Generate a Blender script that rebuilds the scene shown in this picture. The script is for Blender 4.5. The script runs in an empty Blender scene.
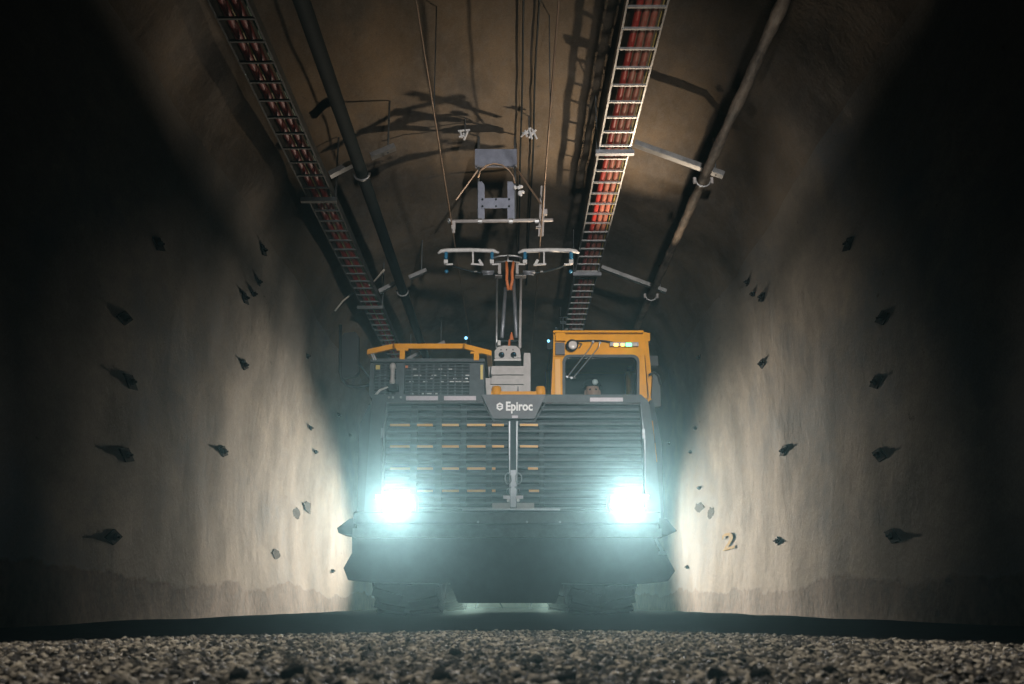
import bpy, bmesh, math, random
import numpy as np
from mathutils import Vector, Matrix, noise, Euler

random.seed(7)
C = bpy.context.scene.collection
PI = math.pi

# ------------------------------------------------------------------ camera
F, CAMZ = 995.0, 0.11
TH = math.atan(262.0 / F)
CT, ST = math.cos(TH), math.sin(TH)
cam_d = bpy.data.cameras.new('camera')
cam_d.sensor_width = 36.0
cam_d.lens = F / 1024 * 36.0
cam_d.clip_start = 0.05
cam_d.dof.use_dof = True
cam_d.dof.focus_distance = 9.6
cam_d.dof.aperture_fstop = 7.0
cam = bpy.data.objects.new('camera', cam_d)
cam.location = (0, 0, CAMZ)
cam.rotation_euler = (PI / 2 + TH, 0, 0)
C.objects.link(cam)
bpy.context.scene.camera = cam

# ------------------------------------------------------------------ world (thin mine haze) and exposure
w = bpy.data.worlds.new('world')
bpy.context.scene.world = w
w.use_nodes = True
nt = w.node_tree
nt.nodes.clear()
wo = nt.nodes.new('ShaderNodeOutputWorld')
bg = nt.nodes.new('ShaderNodeBackground')
bg.inputs['Color'].default_value = (0.01, 0.02, 0.025, 1)
bg.inputs['Strength'].default_value = 0.05
nt.links.new(bg.outputs[0], wo.inputs['Surface'])
HAZE = 0.0024
vs = nt.nodes.new('ShaderNodeVolumeScatter')
vs.inputs['Color'].default_value = (0.52, 0.87, 0.91, 1)
vs.inputs['Density'].default_value = HAZE
vs.inputs['Anisotropy'].default_value = 0.9
nt.links.new(vs.outputs[0], wo.inputs['Volume'])

sc = bpy.context.scene
sc.view_settings.view_transform = 'Standard'
sc.view_settings.look = 'None'
sc.view_settings.exposure = 0.0
sc.view_settings.gamma = 1.0
sc.view_settings.use_curve_mapping = False
sc.cycles.use_denoising = True
sc.cycles.max_bounces = 5
sc.cycles.diffuse_bounces = 0
sc.cycles.volume_bounces = 0
sc.cycles.sample_clamp_indirect = 4.0


def spot(name, loc, aim, power, deg, blend, color, radius=0.05):
    d = bpy.data.lights.new(name, 'SPOT')
    d.energy = power
    d.spot_size = math.radians(deg)
    d.spot_blend = blend
    d.color = color
    d.shadow_soft_size = radius
    o = bpy.data.objects.new(name, d)
    o.location = loc
    o.rotation_euler = (Vector(aim) - Vector(loc)).to_track_quat('-Z', 'Y').to_euler()
    C.objects.link(o)
    return o


# the truck's two headlamps, throwing forward over the gravel
HL = [(-1.02, 9.06, 0.985), (1.03, 9.06, 0.985)]
for x, y, z in HL:
    spot('headlamp_light', (x, y - 0.05, z), (x * 0.35, 0.0, 0.0), 1650, 19, 1.0, (1.0, 0.98, 0.96), 0.05)
    spot('headlamp_spill_light', (x, y - 0.06, z), (x, 0.0, 0.75), 130, 60, 1.0, (0.93, 0.98, 1.0), 0.05)
# two unseen tripod lamps added behind the truck; the dump body keeps them off the near walls
TRIPOD = [(-0.63, 24.0, 1.6), (0.63, 24.0, 1.6)]
for x, y, z in TRIPOD:
    spot('added_tripod_light', (x, y - 0.1, z), (x + math.copysign(0.95, x), y - 10.0, 0.85), 17500, 31, 1.0, (1.0, 0.87, 0.70), 0.20)
# unseen work lamp added beside the cab, placed by the shadows on the roof
spot('added_deck_light', (1.62, 11.4, 2.98), (0.40, 9.7, 5.2), 260, 84, 1.0, (1.0, 0.80, 0.58), 0.03)
# tripod flood added behind the camera to light the truck and roof services
FRONT = (1.3, -0.9, 1.9)
spot('added_front_light', (FRONT[0], FRONT[1] + 0.12, FRONT[2]), (0.45, 10.0, 3.35), 3500, 31, 1.0, (1.0, 0.97, 0.93), 0.12)
# down lamp added out of view above the gravel to brighten it
spot('added_down_light', (-0.3, 3.6, 4.6), (0.0, 2.2, 0.0), 480, 54, 0.9, (1.0, 0.93, 0.82), 0.06)


# ------------------------------------------------------------------ helpers
def P(px, py, Y):
    u, v = px - 512.0, 342.0 - py
    f, up = F * CT - v * ST, F * ST + v * CT
    k = Y / f
    return Vector((u * k, Y, CAMZ + up * k))


def PZ(px, py, Z):
    """point on the horizontal plane z = Z"""
    u, v = px - 512.0, 342.0 - py
    f, up = F * CT - v * ST, F * ST + v * CT
    k = (Z - CAMZ) / up
    return Vector((u * k, f * k, Z))


class MB:
    def __init__(s):
        s.bm = bmesh.new()

    def hexa(s, pts):
        v = [s.bm.verts.new(p) for p in pts]
        for f in ((0, 3, 2, 1), (4, 5, 6, 7), (0, 1, 5, 4), (1, 2, 6, 5), (2, 3, 7, 6), (3, 0, 4, 7)):
            s.bm.faces.new([v[i] for i in f])
        return s

    def box(s, a, b):
        x0, x1 = sorted((a[0], b[0])); y0, y1 = sorted((a[1], b[1])); z0, z1 = sorted((a[2], b[2]))
        return s.hexa([(x0, y0, z0), (x1, y0, z0), (x1, y1, z0), (x0, y1, z0),
                       (x0, y0, z1), (x1, y0, z1), (x1, y1, z1), (x0, y1, z1)])

    def bar(s, p, q, wd, ht, up=(0, 0, 1)):
        p, q = Vector(p), Vector(q)
        d = (q - p).normalized()
        up = Vector(up)
        if abs(d.dot(up)) > 0.98:
            up = Vector((0, 1, 0))
        r = d.cross(up).normalized(); t = r.cross(d)
        r *= wd / 2; t *= ht / 2
        return s.hexa([p - r - t, p + r - t, q + r - t, q - r - t, p - r + t, p + r + t, q + r + t, q - r + t])

    def tube(s, path, r, n=8, closed=False):
        pts = [Vector(p) for p in path]
        rings = []
        m = len(pts)
        for i, p in enumerate(pts):
            if closed:
                d = pts[(i + 1) % m] - pts[i - 1]
            else:
                d = pts[min(i + 1, m - 1)] - pts[max(i - 1, 0)]
            d.normalize()
            up = Vector((0, 0, 1)) if abs(d.z) < 0.9 else Vector((0, 1, 0))
            a = d.cross(up).normalized(); b = a.cross(d)
            rr = r[i] if isinstance(r, (list, tuple)) else r
            rings.append([s.bm.verts.new(p + a * rr * math.cos(2 * PI * k / n) + b * rr * math.sin(2 * PI * k / n)) for k in range(n)])
        for i in range(m if closed else m - 1):
            A, B = rings[i], rings[(i + 1) % m]
            for k in range(n):
                s.bm.faces.new((A[k], A[(k + 1) % n], B[(k + 1) % n], B[k]))
        if not closed:
            s.bm.faces.new(rings[0][::-1]); s.bm.faces.new(rings[-1])
        return s

    def prism(s, poly, d):
        """poly: list of 3D points (planar), extruded along vector d"""
        d = Vector(d)
        a = [s.bm.verts.new(Vector(p)) for p in poly]
        b = [s.bm.verts.new(Vector(p) + d) for p in poly]
        n = len(a)
        s.bm.faces.new(a); s.bm.faces.new(b[::-1])
        for i in range(n):
            s.bm.faces.new((a[i], b[i], b[(i + 1) % n], a[(i + 1) % n]))
        return s

    def ring(s, outer, inner, d):
        """frame between two equal-length closed outlines, extruded along d"""
        d = Vector(d)
        n = len(outer)
        L = [[s.bm.verts.new(Vector(p) + e) for p in q] for q in (outer, inner) for e in (Vector(), d)]
        o0, o1, i0, i1 = L
        for k in range(n):
            j = (k + 1) % n
            s.bm.faces.new((o0[k], o0[j], i0[j], i0[k])); s.bm.faces.new((o1[k], i1[k], i1[j], o1[j]))
            s.bm.faces.new((o0[k], o1[k], o1[j], o0[j])); s.bm.faces.new((i0[k], i0[j], i1[j], i1[k]))
        return s

    def lathe(s, prof, c, axis='x', n=32, cap=True):
        """prof: list of (offset along axis, radius)"""
        c = Vector(c)
        ex = {'x': ((1, 0, 0), (0, 1, 0), (0, 0, 1)), 'y': ((0, 1, 0), (0, 0, 1), (1, 0, 0)), 'z': ((0, 0, 1), (1, 0, 0), (0, 1, 0))}
        a, b, t = [Vector(q) for q in ex[axis]]
        rings = [[s.bm.verts.new(c + a * h + (b * math.cos(2 * PI * k / n) + t * math.sin(2 * PI * k / n)) * r) for k in range(n)] for h, r in prof]
        for A, B in zip(rings, rings[1:]):
            for k in range(n):
                s.bm.faces.new((A[k], A[(k + 1) % n], B[(k + 1) % n], B[k]))
        if cap:
            s.bm.faces.new(rings[0][::-1]); s.bm.faces.new(rings[-1])
        return s

    def ball(s, c, r, sub=2, sc=(1, 1, 1)):
        m = Matrix.Translation(c) @ Matrix.Diagonal((sc[0], sc[1], sc[2], 1))
        bmesh.ops.create_icosphere(s.bm, subdivisions=sub, radius=r, matrix=m)
        return s

    def mesh(s, name, bevel=0.0, seg=2, smooth=False, shift=(0, 0, 0)):
        if bevel:
            e = [e for e in s.bm.edges if len(e.link_faces) == 2 and e.calc_face_angle(0) > 0.5]
            bmesh.ops.bevel(s.bm, geom=e, offset=bevel, segments=seg, profile=0.6, affect='EDGES', clamp_overlap=True)
        bmesh.ops.recalc_face_normals(s.bm, faces=s.bm.faces)
        bmesh.ops.translate(s.bm, verts=s.bm.verts, vec=-Vector(shift))
        me = bpy.data.meshes.new(name)
        s.bm.to_mesh(me); s.bm.free()
        if smooth:
            for p in me.polygons:
                p.use_smooth = True
        return me


ORG = {}


def org(parent):
    while parent is not None and parent.parent is not None:
        parent = parent.parent
    return Vector(ORG.get(parent.name, (0, 0, 0))) if parent else Vector((0, 0, 0))


def link(name, me, mat, parent=None, loc=None):
    o = bpy.data.objects.new(name, me)
    C.objects.link(o)
    if mat is not None and me is not None and not me.materials:
        me.materials.append(M[mat])
    if parent is not None:
        o.parent = parent
    if loc is not None:
        # world position; parents' own origins are taken off
        base = Vector((0, 0, 0))
        q = parent
        while q is not None:
            base += q.location; q = q.parent
        o.location = Vector(loc) - base
    return o


def part(name, mb, mat, parent, bevel=0.0, seg=2, smooth=False, label=None):
    """world-space geometry placed under a parent (origin at the parent's)"""
    base = Vector((0, 0, 0)); q = parent
    while q is not None:
        base += q.location; q = q.parent
    o = link(name, mb.mesh(name, bevel, seg, smooth, base), mat, parent)
    if label:
        o['label'] = label
    return o


def piece(name, me, parent, loc, rot=(0, 0, 0), scale=(1, 1, 1)):
    o = link(name, me, None, parent, loc)
    o.rotation_euler = rot
    o.scale = scale
    return o


def shared(name, mb, mat, bevel=0.0, smooth=False, seg=1):
    me = mb.mesh(name, bevel, seg, smooth)
    me.materials.append(M[mat])
    return me


def tag(o, label, cat, group=None):
    o['label'] = label; o['category'] = cat
    if group:
        o['group'] = group
    return o


def thing(name, label, cat, loc, group=None):
    o = bpy.data.objects.new(name, None)
    o.empty_display_size = 0.2
    C.objects.link(o); o.location = loc
    return tag(o, label, cat, group)


def single(name, mb, mat, label, cat, group=None, at=None, bevel=0.0, smooth=False):
    """a thing that is one mesh: origin at `at`"""
    at = at or (0, 0, 0)
    o = link(name, mb.mesh(name, bevel, 2, smooth, at), mat)
    o.location = at
    return tag(o, label, cat, group)


# ------------------------------------------------------------------ materials
M = {}


def mat(name, col, rough=0.5, metal=0.0, spec=0.5, noise_amt=0.0, noise_scale=8.0, col2=None, bump=0.0, bump_scale=40.0,
        emit=None, estr=0.0, coat=0.0, stretch=(1, 1, 1)):
    m = bpy.data.materials.new(name)
    m.use_nodes = True
    t = m.node_tree
    b = t.nodes['Principled BSDF']
    b.inputs['Base Color'].default_value = (*col, 1)
    b.inputs['Roughness'].default_value = rough
    b.inputs['Metallic'].default_value = metal
    b.inputs['Specular IOR Level'].default_value = spec
    b.inputs['Coat Weight'].default_value = coat
    tc = t.nodes.new('ShaderNodeTexCoord')
    mp = t.nodes.new('ShaderNodeMapping')
    mp.inputs['Scale'].default_value = stretch
    t.links.new(tc.outputs['Object'], mp.inputs['Vector'])
    if noise_amt:
        n = t.nodes.new('ShaderNodeTexNoise')
        n.inputs['Scale'].default_value = noise_scale
        n.inputs['Detail'].default_value = 6
        n.inputs['Roughness'].default_value = 0.65
        t.links.new(mp.outputs[0], n.inputs['Vector'])
        r = t.nodes.new('ShaderNodeValToRGB')
        r.color_ramp.elements[0].position = 0.5 - 0.18
        r.color_ramp.elements[1].position = 0.5 + 0.18
        c2 = col2 or tuple(c * (1 - noise_amt) for c in col)
        r.color_ramp.elements[0].color = (*c2, 1)
        r.color_ramp.elements[1].color = (*col, 1)
        t.links.new(n.outputs['Fac'], r.inputs['Fac'])
        t.links.new(r.outputs['Color'], b.inputs['Base Color'])
    if bump:
        n2 = t.nodes.new('ShaderNodeTexNoise')
        n2.inputs['Scale'].default_value = bump_scale
        n2.inputs['Detail'].default_value = 5
        t.links.new(mp.outputs[0], n2.inputs['Vector'])
        bp = t.nodes.new('ShaderNodeBump')
        bp.inputs['Strength'].default_value = bump
        bp.inputs['Distance'].default_value = 0.02
        t.links.new(n2.outputs['Fac'], bp.inputs['Height'])
        t.links.new(bp.outputs[0], b.inputs['Normal'])
    if emit:
        b.inputs['Emission Color'].default_value = (*emit, 1)
        b.inputs['Emission Strength'].default_value = estr
    M[name] = m
    return m


mat('slate_paint', (0.085, 0.098, 0.108), 0.42, 0, 0.15, 0.25, 14)
mat('bumper_paint', (0.17, 0.17, 0.18), 0.5, 0, 0.15, 0.25, 14)
mat('slate_dark', (0.028, 0.036, 0.040), 0.55, 0, 0.12, 0.3, 10)
mat('badge_paint', (0.15, 0.15, 0.165), 0.45, 0.0, 0.2, 0.25, 9)
mat('edge_metal', (0.30, 0.31, 0.33), 0.38, 0.6, 0.5, 0.3, 20)
mat('yellow_paint', (0.82, 0.34, 0.008), 0.38, 0, 0.15, 0.18, 7)
mat('orange_strip', (0.80, 0.40, 0.08), 0.5)
mat('reflector', (0.55, 0.48, 0.52), 0.4, 0, 0.5, 0.2, 30)
mat('light_grey', (0.50, 0.46, 0.44), 0.5, 0, 0.5, 0.25, 12)
mat('grey_steel', (0.30, 0.31, 0.34), 0.45, 0.5, 0.5, 0.35, 15)
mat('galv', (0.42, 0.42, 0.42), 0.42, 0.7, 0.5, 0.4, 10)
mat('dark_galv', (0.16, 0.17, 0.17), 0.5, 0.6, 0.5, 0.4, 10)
mat('gantry_paint', (0.30, 0.32, 0.40), 0.55, 0.1, 0.5, 0.3, 12)
mat('white_letter', (0.85, 0.83, 0.82), 0.5)
mat('white_paint', (0.72, 0.70, 0.68), 0.5, 0, 0.5, 0.2, 20)
mat('rubber', (0.018, 0.020, 0.021), 0.85, 0, 0.3, 0.4, 12, bump=0.3)
mat('black_plastic', (0.018, 0.022, 0.024), 0.5)
mat('red_cable', (0.55, 0.035, 0.02), 0.5, 0, 0.4, 0.35, 9, stretch=(6, 1, 6))
mat('dusty_red_cable', (0.55, 0.06, 0.035), 0.55, 0, 0.4, 0.5, 14, col2=(0.42, 0.24, 0.16), stretch=(6, 1, 6))
mat('yellow_wire', (0.60, 0.45, 0.12), 0.5)
mat('green_wire', (0.06, 0.25, 0.10), 0.5)
mat('pale_wire', (0.55, 0.50, 0.42), 0.5)
mat('copper_wire', (0.32, 0.22, 0.15), 0.45, 0.6)
mat('dark_pipe', (0.02, 0.032, 0.036), 0.8, 0, 0.15, 0.3, 5)
mat('crust_pipe', (0.05, 0.045, 0.04), 0.7, 0, 0.4, 1, 7, col2=(0.36, 0.28, 0.21), bump=0.8, bump_scale=18, stretch=(1, 0.35, 1))
mat('blue_insulator', (0.03, 0.18, 0.32), 0.35)
mat('orange_cable', (0.65, 0.18, 0.05), 0.5)
mat('bolt_steel', (0.018, 0.017, 0.017), 0.95, 0.0, 0.05, 0.4, 40)
mat('rust_steel', (0.14, 0.06, 0.04), 0.8, 0.1, 0.3, 0.5, 40)
mat('spall', (0.025, 0.023, 0.021), 0.95, 0, 0.1, 0.6, 30, bump=1.0, bump_scale=60)
mat('yellow_spray', (0.62, 0.36, 0.03), 0.9, 0, 0.05, 0.4, 22, col2=(0.50, 0.36, 0.16))
mat('skin', (0.55, 0.28, 0.20), 0.55)
mat('coverall', (0.45, 0.16, 0.02), 0.85)
mat('seat_cloth', (0.02, 0.02, 0.022), 0.9)
mat('lens_white', (0.9, 0.9, 0.9), 0.3, emit=(0.95, 0.98, 1.0), estr=14.0)
mat('lens_amber', (0.9, 0.45, 0.1), 0.3, emit=(1.0, 0.45, 0.08), estr=6.0)
mat('lens_green', (0.1, 0.8, 0.2), 0.3, emit=(0.12, 1.0, 0.25), estr=5.0)
mat('lens_blue', (0.2, 0.5, 0.9), 0.3, emit=(0.25, 0.7, 1.0), estr=2.0)
mat('lens_off', (0.62, 0.56, 0.52), 0.15, 0.0, 0.6)
mat('lens_dark', (0.01, 0.015, 0.02), 0.1)
mat('stone_pale', (0.36, 0.33, 0.29), 0.9, 0, 0.25, 0.5, 30)
mat('stone_dark', (0.03, 0.029, 0.028), 0.95, 0, 0.1, 0.4, 30)

# glass
m = bpy.data.materials.new('glass'); m.use_nodes = True; M['glass'] = m
t = m.node_tree; t.nodes.clear()
out = t.nodes.new('ShaderNodeOutputMaterial'); mx = t.nodes.new('ShaderNodeMixShader')
tr = t.nodes.new('ShaderNodeBsdfTransparent'); gl = t.nodes.new('ShaderNodeBsdfGlossy')
fr = t.nodes.new('ShaderNodeFresnel'); fr.inputs['IOR'].default_value = 1.5
tr.inputs['Color'].default_value = (0.90, 0.95, 0.96, 1); gl.inputs['Roughness'].default_value = 0.04
t.links.new(fr.outputs[0], mx.inputs[0]); t.links.new(tr.outputs[0], mx.inputs[1]); t.links.new(gl.outputs[0], mx.inputs[2])
t.links.new(mx.outputs[0], out.inputs['Surface'])


def shotcrete(name, base_a, base_b, cool, stain=True):
    m = bpy.data.materials.new(name); m.use_nodes = True; M[name] = m
    t = m.node_tree; N = t.nodes.new; L = t.links.new
    b = t.nodes['Principled BSDF']
    b.inputs['Roughness'].default_value = 0.9
    b.inputs['Specular IOR Level'].default_value = 0.2
    tc = N('ShaderNodeTexCoord')

    def nz(scale, detail, rough, st=(1, 1, 1)):
        mp = N('ShaderNodeMapping'); mp.inputs['Scale'].default_value = st
        L(tc.outputs['Object'], mp.inputs['Vector'])
        n = N('ShaderNodeTexNoise'); n.inputs['Scale'].default_value = scale
        n.inputs['Detail'].default_value = detail; n.inputs['Roughness'].default_value = rough
        L(mp.outputs[0], n.inputs['Vector'])
        return n.outputs['Fac']

    def ramp(fac, p0, c0, p1, c1):
        r = N('ShaderNodeValToRGB')
        r.color_ramp.elements[0].position = p0; r.color_ramp.elements[0].color = (*c0, 1)
        r.color_ramp.elements[1].position = p1; r.color_ramp.elements[1].color = (*c1, 1)
        L(fac, r.inputs['Fac'])
        return r.outputs['Color']

    def mix(fac, a, c, mode='MIX'):
        x = N('ShaderNodeMix'); x.data_type = 'RGBA'; x.blend_type = mode
        if isinstance(fac, float):
            x.inputs[0].default_value = fac
        else:
            L(fac, x.inputs[0])
        for i, q in ((6, a), (7, c)):
            if isinstance(q, tuple):
                x.inputs[i].default_value = (*q, 1)
            else:
                L(q, x.inputs[i])
        return x.outputs[2]
    c = ramp(nz(1.3, 8, 0.66, (1, 0.4, 0.8)), 0.36, base_b, 0.62, base_a)
    c = mix(ramp(nz(0.8, 6, 0.62, (1, 0.4, 0.6)), 0.50, (0, 0, 0), 0.62, (0.9, 0.9, 0.9)), c, cool)
    c = mix(ramp(nz(12, 8, 0.75, (1, 0.4, 0.8)), 0.34, (0.55, 0.55, 0.55), 0.55, (1, 1, 1)), (0.3, 0.27, 0.24), c)
    c = mix(0.35, c, ramp(nz(60, 4, 0.7), 0.35, (0.45, 0.43, 0.40), 0.65, (1, 1, 1)), 'MULTIPLY')
    # small dark pocks
    c = mix(ramp(nz(6, 6, 0.74, (1, 0.45, 1)), 0.655, (0, 0, 0), 0.72, (0.8, 0.8, 0.8)), c, (0.10, 0.09, 0.085))
    if stain:
        # muddy splash band along the foot of the wall, with its own ragged edge
        sep = N('ShaderNodeSeparateXYZ'); L(tc.outputs['Object'], sep.inputs[0])
        mu = N('ShaderNodeMath'); mu.operation = 'MULTIPLY_ADD'
        L(nz(1.6, 7, 0.6, (1, 0.4, 0.8)), mu.inputs[0]); mu.inputs[1].default_value = -0.55; L(sep.outputs['Z'], mu.inputs[2])
        c = mix(ramp(mu.outputs[0], -0.09, (1, 1, 1), 0.03, (0, 0, 0)), c,
                ramp(nz(7, 6, 0.7), 0.35, (0.07, 0.045, 0.030), 0.65, (0.20, 0.13, 0.085)))
        t.nodes[-1]
    L(c, b.inputs['Base Color'])
    bp = N('ShaderNodeBump'); bp.inputs['Strength'].default_value = 0.22; bp.inputs['Distance'].default_value = 0.02
    L(nz(28, 8, 0.7), bp.inputs['Height'])
    bp2 = N('ShaderNodeBump'); bp2.inputs['Strength'].default_value = 0.18; bp2.inputs['Distance'].default_value = 0.06
    L(nz(5, 6, 0.65), bp2.inputs['Height']); L(bp.outputs[0], bp2.inputs['Normal'])
    L(bp2.outputs[0], b.inputs['Normal'])
    return m


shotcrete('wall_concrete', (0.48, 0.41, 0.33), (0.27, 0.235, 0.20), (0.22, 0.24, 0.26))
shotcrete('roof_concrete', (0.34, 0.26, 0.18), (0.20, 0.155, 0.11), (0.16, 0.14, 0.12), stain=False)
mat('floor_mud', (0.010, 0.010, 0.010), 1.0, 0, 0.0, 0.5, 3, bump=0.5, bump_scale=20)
mat('gravel_bed', (0.10, 0.09, 0.078), 0.95, 0, 0.1, 0.6, 60, bump=0.6, bump_scale=120)

# ------------------------------------------------------------------ the drive: floor, walls, roof
HALF = [(2.74, -0.05), (2.78, 0.6), (2.82, 1.6), (2.82, 2.6), (2.78, 3.3), (2.64, 3.9), (2.34, 4.42), (1.85, 4.83), (1.2, 5.1), (0.6, 5.22), (0, 5.26)]


def resample(pts, step):
    out = []
    for (a, b), (c, d) in zip(pts, pts[1:]):
        n = max(1, int(math.hypot(c - a, d - b) / step))
        for i in range(n):
            out.append((a + (c - a) * i / n, b + (d - b) * i / n))
    out.append(pts[-1])
    return out


def disp(x, y, z, amp):
    p = Vector((x * 0.5, y * 0.45, z * 0.5))
    q = Vector((x * 1.7 + 9, y * 1.5, z * 1.7))
    return amp * (noise.noise(p) + 0.28 * noise.noise(q) + 0.05 * noise.noise(q * 3.1))


def surf(x, y, z, amp):
    """displaced point of the drive's lining"""
    n = Vector((x, 0, max(0.0, (z - 3.0) * 1.1))).normalized()
    d = disp(x, y, z, amp)
    return Vector((x, y, z)) + n * d


YS = list(np.arange(-3.0, 3.0, 0.4)) + list(np.arange(3.0, 20.0, 0.11)) + list(np.arange(20.0, 44.01, 0.5))


def strip(name, pts, amp, material):
    verts, faces = [], []
    n = len(pts)
    for y in YS:
        for x, z in pts:
            a = amp if isinstance(amp, float) else amp[0] + (amp[1] - amp[0]) * min(1, max(0, (z - 3.0) / 1.0))
            verts.append(surf(x, y, z, a))
    for j in range(len(YS) - 1):
        for i in range(n - 1):
            a = j * n + i
            faces.append((a, a + 1, a + n + 1, a + n))
    me = bpy.data.meshes.new(name)
    me.from_pydata(verts, [], faces)
    for p in me.polygons:
        p.use_smooth = True
    o = link(name, me, material)
    o['kind'] = 'structure'
    return o


AMP = (0.055, 0.13)
side = resample(HALF[:6], 0.11)
arch = resample(HALF[5:], 0.11)
wall_right = strip('wall_right', side, AMP, 'wall_concrete')
wall_left = strip('wall_left', [(-x, z) for x, z in side], AMP, 'wall_concrete')
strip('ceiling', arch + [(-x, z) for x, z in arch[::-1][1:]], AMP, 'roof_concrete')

mb = MB()
bmesh.ops.create_grid(mb.bm, x_segments=60, y_segments=160, size=1, matrix=Matrix.Translation((0, 20.5, 0)) @ Matrix.Diagonal((3.1, 23.6, 1, 1)))
for v in mb.bm.verts:
    v.co.z = 0.012 * noise.noise(Vector((v.co.x * 1.3, v.co.y * 0.8, 3))) - 0.006
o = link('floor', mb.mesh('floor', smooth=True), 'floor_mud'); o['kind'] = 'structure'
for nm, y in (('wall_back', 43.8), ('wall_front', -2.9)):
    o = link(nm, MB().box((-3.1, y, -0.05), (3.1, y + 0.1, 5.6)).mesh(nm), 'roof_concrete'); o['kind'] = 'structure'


def on_wall(px, py, off=0.0):
    """where the pixel's ray meets the wall lining"""
    u, v = px - 512.0, 342.0 - py
    f, up = F * CT - v * ST, F * ST + v * CT
    s = 1 if u > 0 else -1
    X = 2.8
    for _ in range(6):
        k = X / abs(u)
        y, z = f * k, CAMZ + up * k
        zz = max(0.0, min(3.9, z))
        bx = np.interp(zz, [q[1] for q in HALF[:6]], [q[0] for q in HALF[:6]])
        a = AMP[0] + (AMP[1] - AMP[0]) * min(1, max(0, (z - 3.0)))
        X = abs(surf(s * bx, y, z, a).x) - off
    return Vector((s * X, y, z))


def ceil_z(x, y):
    ax = min(abs(x), 2.6)
    xs = [q[0] for q in HALF[5:]][::-1]; zs = [q[1] for q in HALF[5:]][::-1]
    z = float(np.interp(ax, xs, zs))
    return surf(x, y, z, AMP[1]).z


# ------------------------------------------------------------------ mining truck
T0 = Vector((0, 9.3, 0))
truck = thing('mining_truck', 'low dark grey and yellow underground mining truck with a raised roof pantograph', 'truck', T0)

YG = 9.36   # grille plane
# --- front hood frame
L_out = [P(372, 395, YG), P(483, 394, YG), P(546, 394, YG), P(641, 396, YG), P(648, 404, YG), P(652, 440, YG), P(660, 512, YG), P(512, 512, YG), P(365, 512, YG), P(370, 440, YG)]
hood_base = MB()
# body behind the grille, a tapered block
b0 = [P(372, 395, YG), P(645, 395, YG), P(659, 512, YG), P(366, 512, YG)]
bk = [v + Vector((0, 0.16, 0)) for v in b0]
hood_base.hexa([bk[3], bk[2], bk[2] + Vector((0, 1.9, 0)), bk[3] + Vector((0, 1.9, 0)), bk[0], bk[1], bk[1] + Vector((0, 1.9, 0.02)), bk[0] + Vector((0, 1.9, 0.02))])
hood = part('hood', hood_base, 'slate_dark', truck, 0.02)
# surround: top rail, side posts, bottom rail
fr = MB()
zt, zb = P(512, 395, YG).z, P(512, 512, YG).z
fr.prism([P(372, 394.5, YG), P(641, 394.5, YG), P(648, 401, YG), P(649.5, 404, YG), P(641, 402.8, YG), P(387, 402.3, YG)], (0, 0.17, 0))
part('hood_top_rail', fr, 'slate_paint', hood, 0.008)
part('hood_side_post', MB().prism([P(372, 394.5, YG), P(387, 402.3, YG), P(382.5, 440, YG), P(381, 512, YG), P(364, 512, YG), P(369, 440, YG)], (0, 0.17, 0)), 'slate_paint', hood, 0.008)
part('hood_side_post', MB().prism([P(641, 402.8, YG), P(649.5, 404, YG), P(654.5, 440, YG), P(661, 512, YG), P(645, 512, YG), P(644, 440, YG)], (0, 0.17, 0)), 'slate_paint', hood, 0.008)
part('centre_post', MB().box(P(510, 420, YG + 0.01), P(516.5, 510, YG + 0.12)), 'slate_dark', hood, 0.006)
# reflective strips
for a, b in ((406, 438), (444, 476)):
    part('reflective_strip', MB().prism([P(a, 396.0, YG - 0.004), P(b, 396.0, YG - 0.004), P(b, 400.2, YG - 0.004), P(a, 400.2, YG - 0.004)], (0, 0.01, 0)), 'reflector', hood)
part('reflective_strip', MB().prism([P(590, 397.6, YG - 0.004), P(623, 397.6, YG - 0.004), P(623, 401.5, YG - 0.004), P(590, 401.5, YG - 0.004)], (0, 0.01, 0)), 'reflector', hood)
# small fittings on the top rail
for x in (389, 393, 401):
    c = P(x, 397.5, YG)
    part('rail_bolt', MB().lathe([(-0.015, 0.010), (0.01, 0.012)], c, 'y', 8), 'galv', hood)

# --- the two louvred grille doors
YD = YG - 0.005


def door(out_px, slat_rows, verts_px, strips_px, name='grille_door'):
    outer = [P(x, y, YD) for x, y in out_px]
    cx = sum(x for x, y in out_px) / len(out_px); cy = sum(y for x, y in out_px) / len(out_px)
    # radiator core behind gives the door its body
    core = [p + Vector((0, 0.12, 0)) for p in outer]
    d = part(name, MB().prism(core, (0, 0.03, 0)), 'slate_dark', truck)
    part('door_frame', MB().tube(outer, 0.011, 6, closed=True), 'edge_metal', d)
    for x in verts_px:
        part('stiffener', MB().box(P(x - 2.4, 424 if 480 < x < 546 else 405, YD + 0.004), P(x + 2.4, 507, YD + 0.10)), 'slate_dark', d, 0.004)
    for (x0, x1, y) in strips_px:
        part('orange_bar', MB().box(P(x0, y - 1.4, YD - 0.002), P(x1, y + 1.3, YD + 0.03)), 'orange_strip', d)
    for (x0, x1, y) in slat_rows:
        a, b = P(x0, y, YD), P(x1, y, YD)
        L = b.x - a.x; zc = a.z
        # louvre blade: leaning, lit top face and a shadow gap below
        prof = [(0.000, -0.026), (0.010, -0.028), (0.062, 0.020), (0.058, 0.028), (0.030, 0.018), (0.0, -0.012)]
        m_ = MB().prism([Vector((a.x, YD + py, zc + pz)) for py, pz in prof], (L, 0, 0))
        part('louvre_slat', m_, 'slate_paint', d)
    return d


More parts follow.
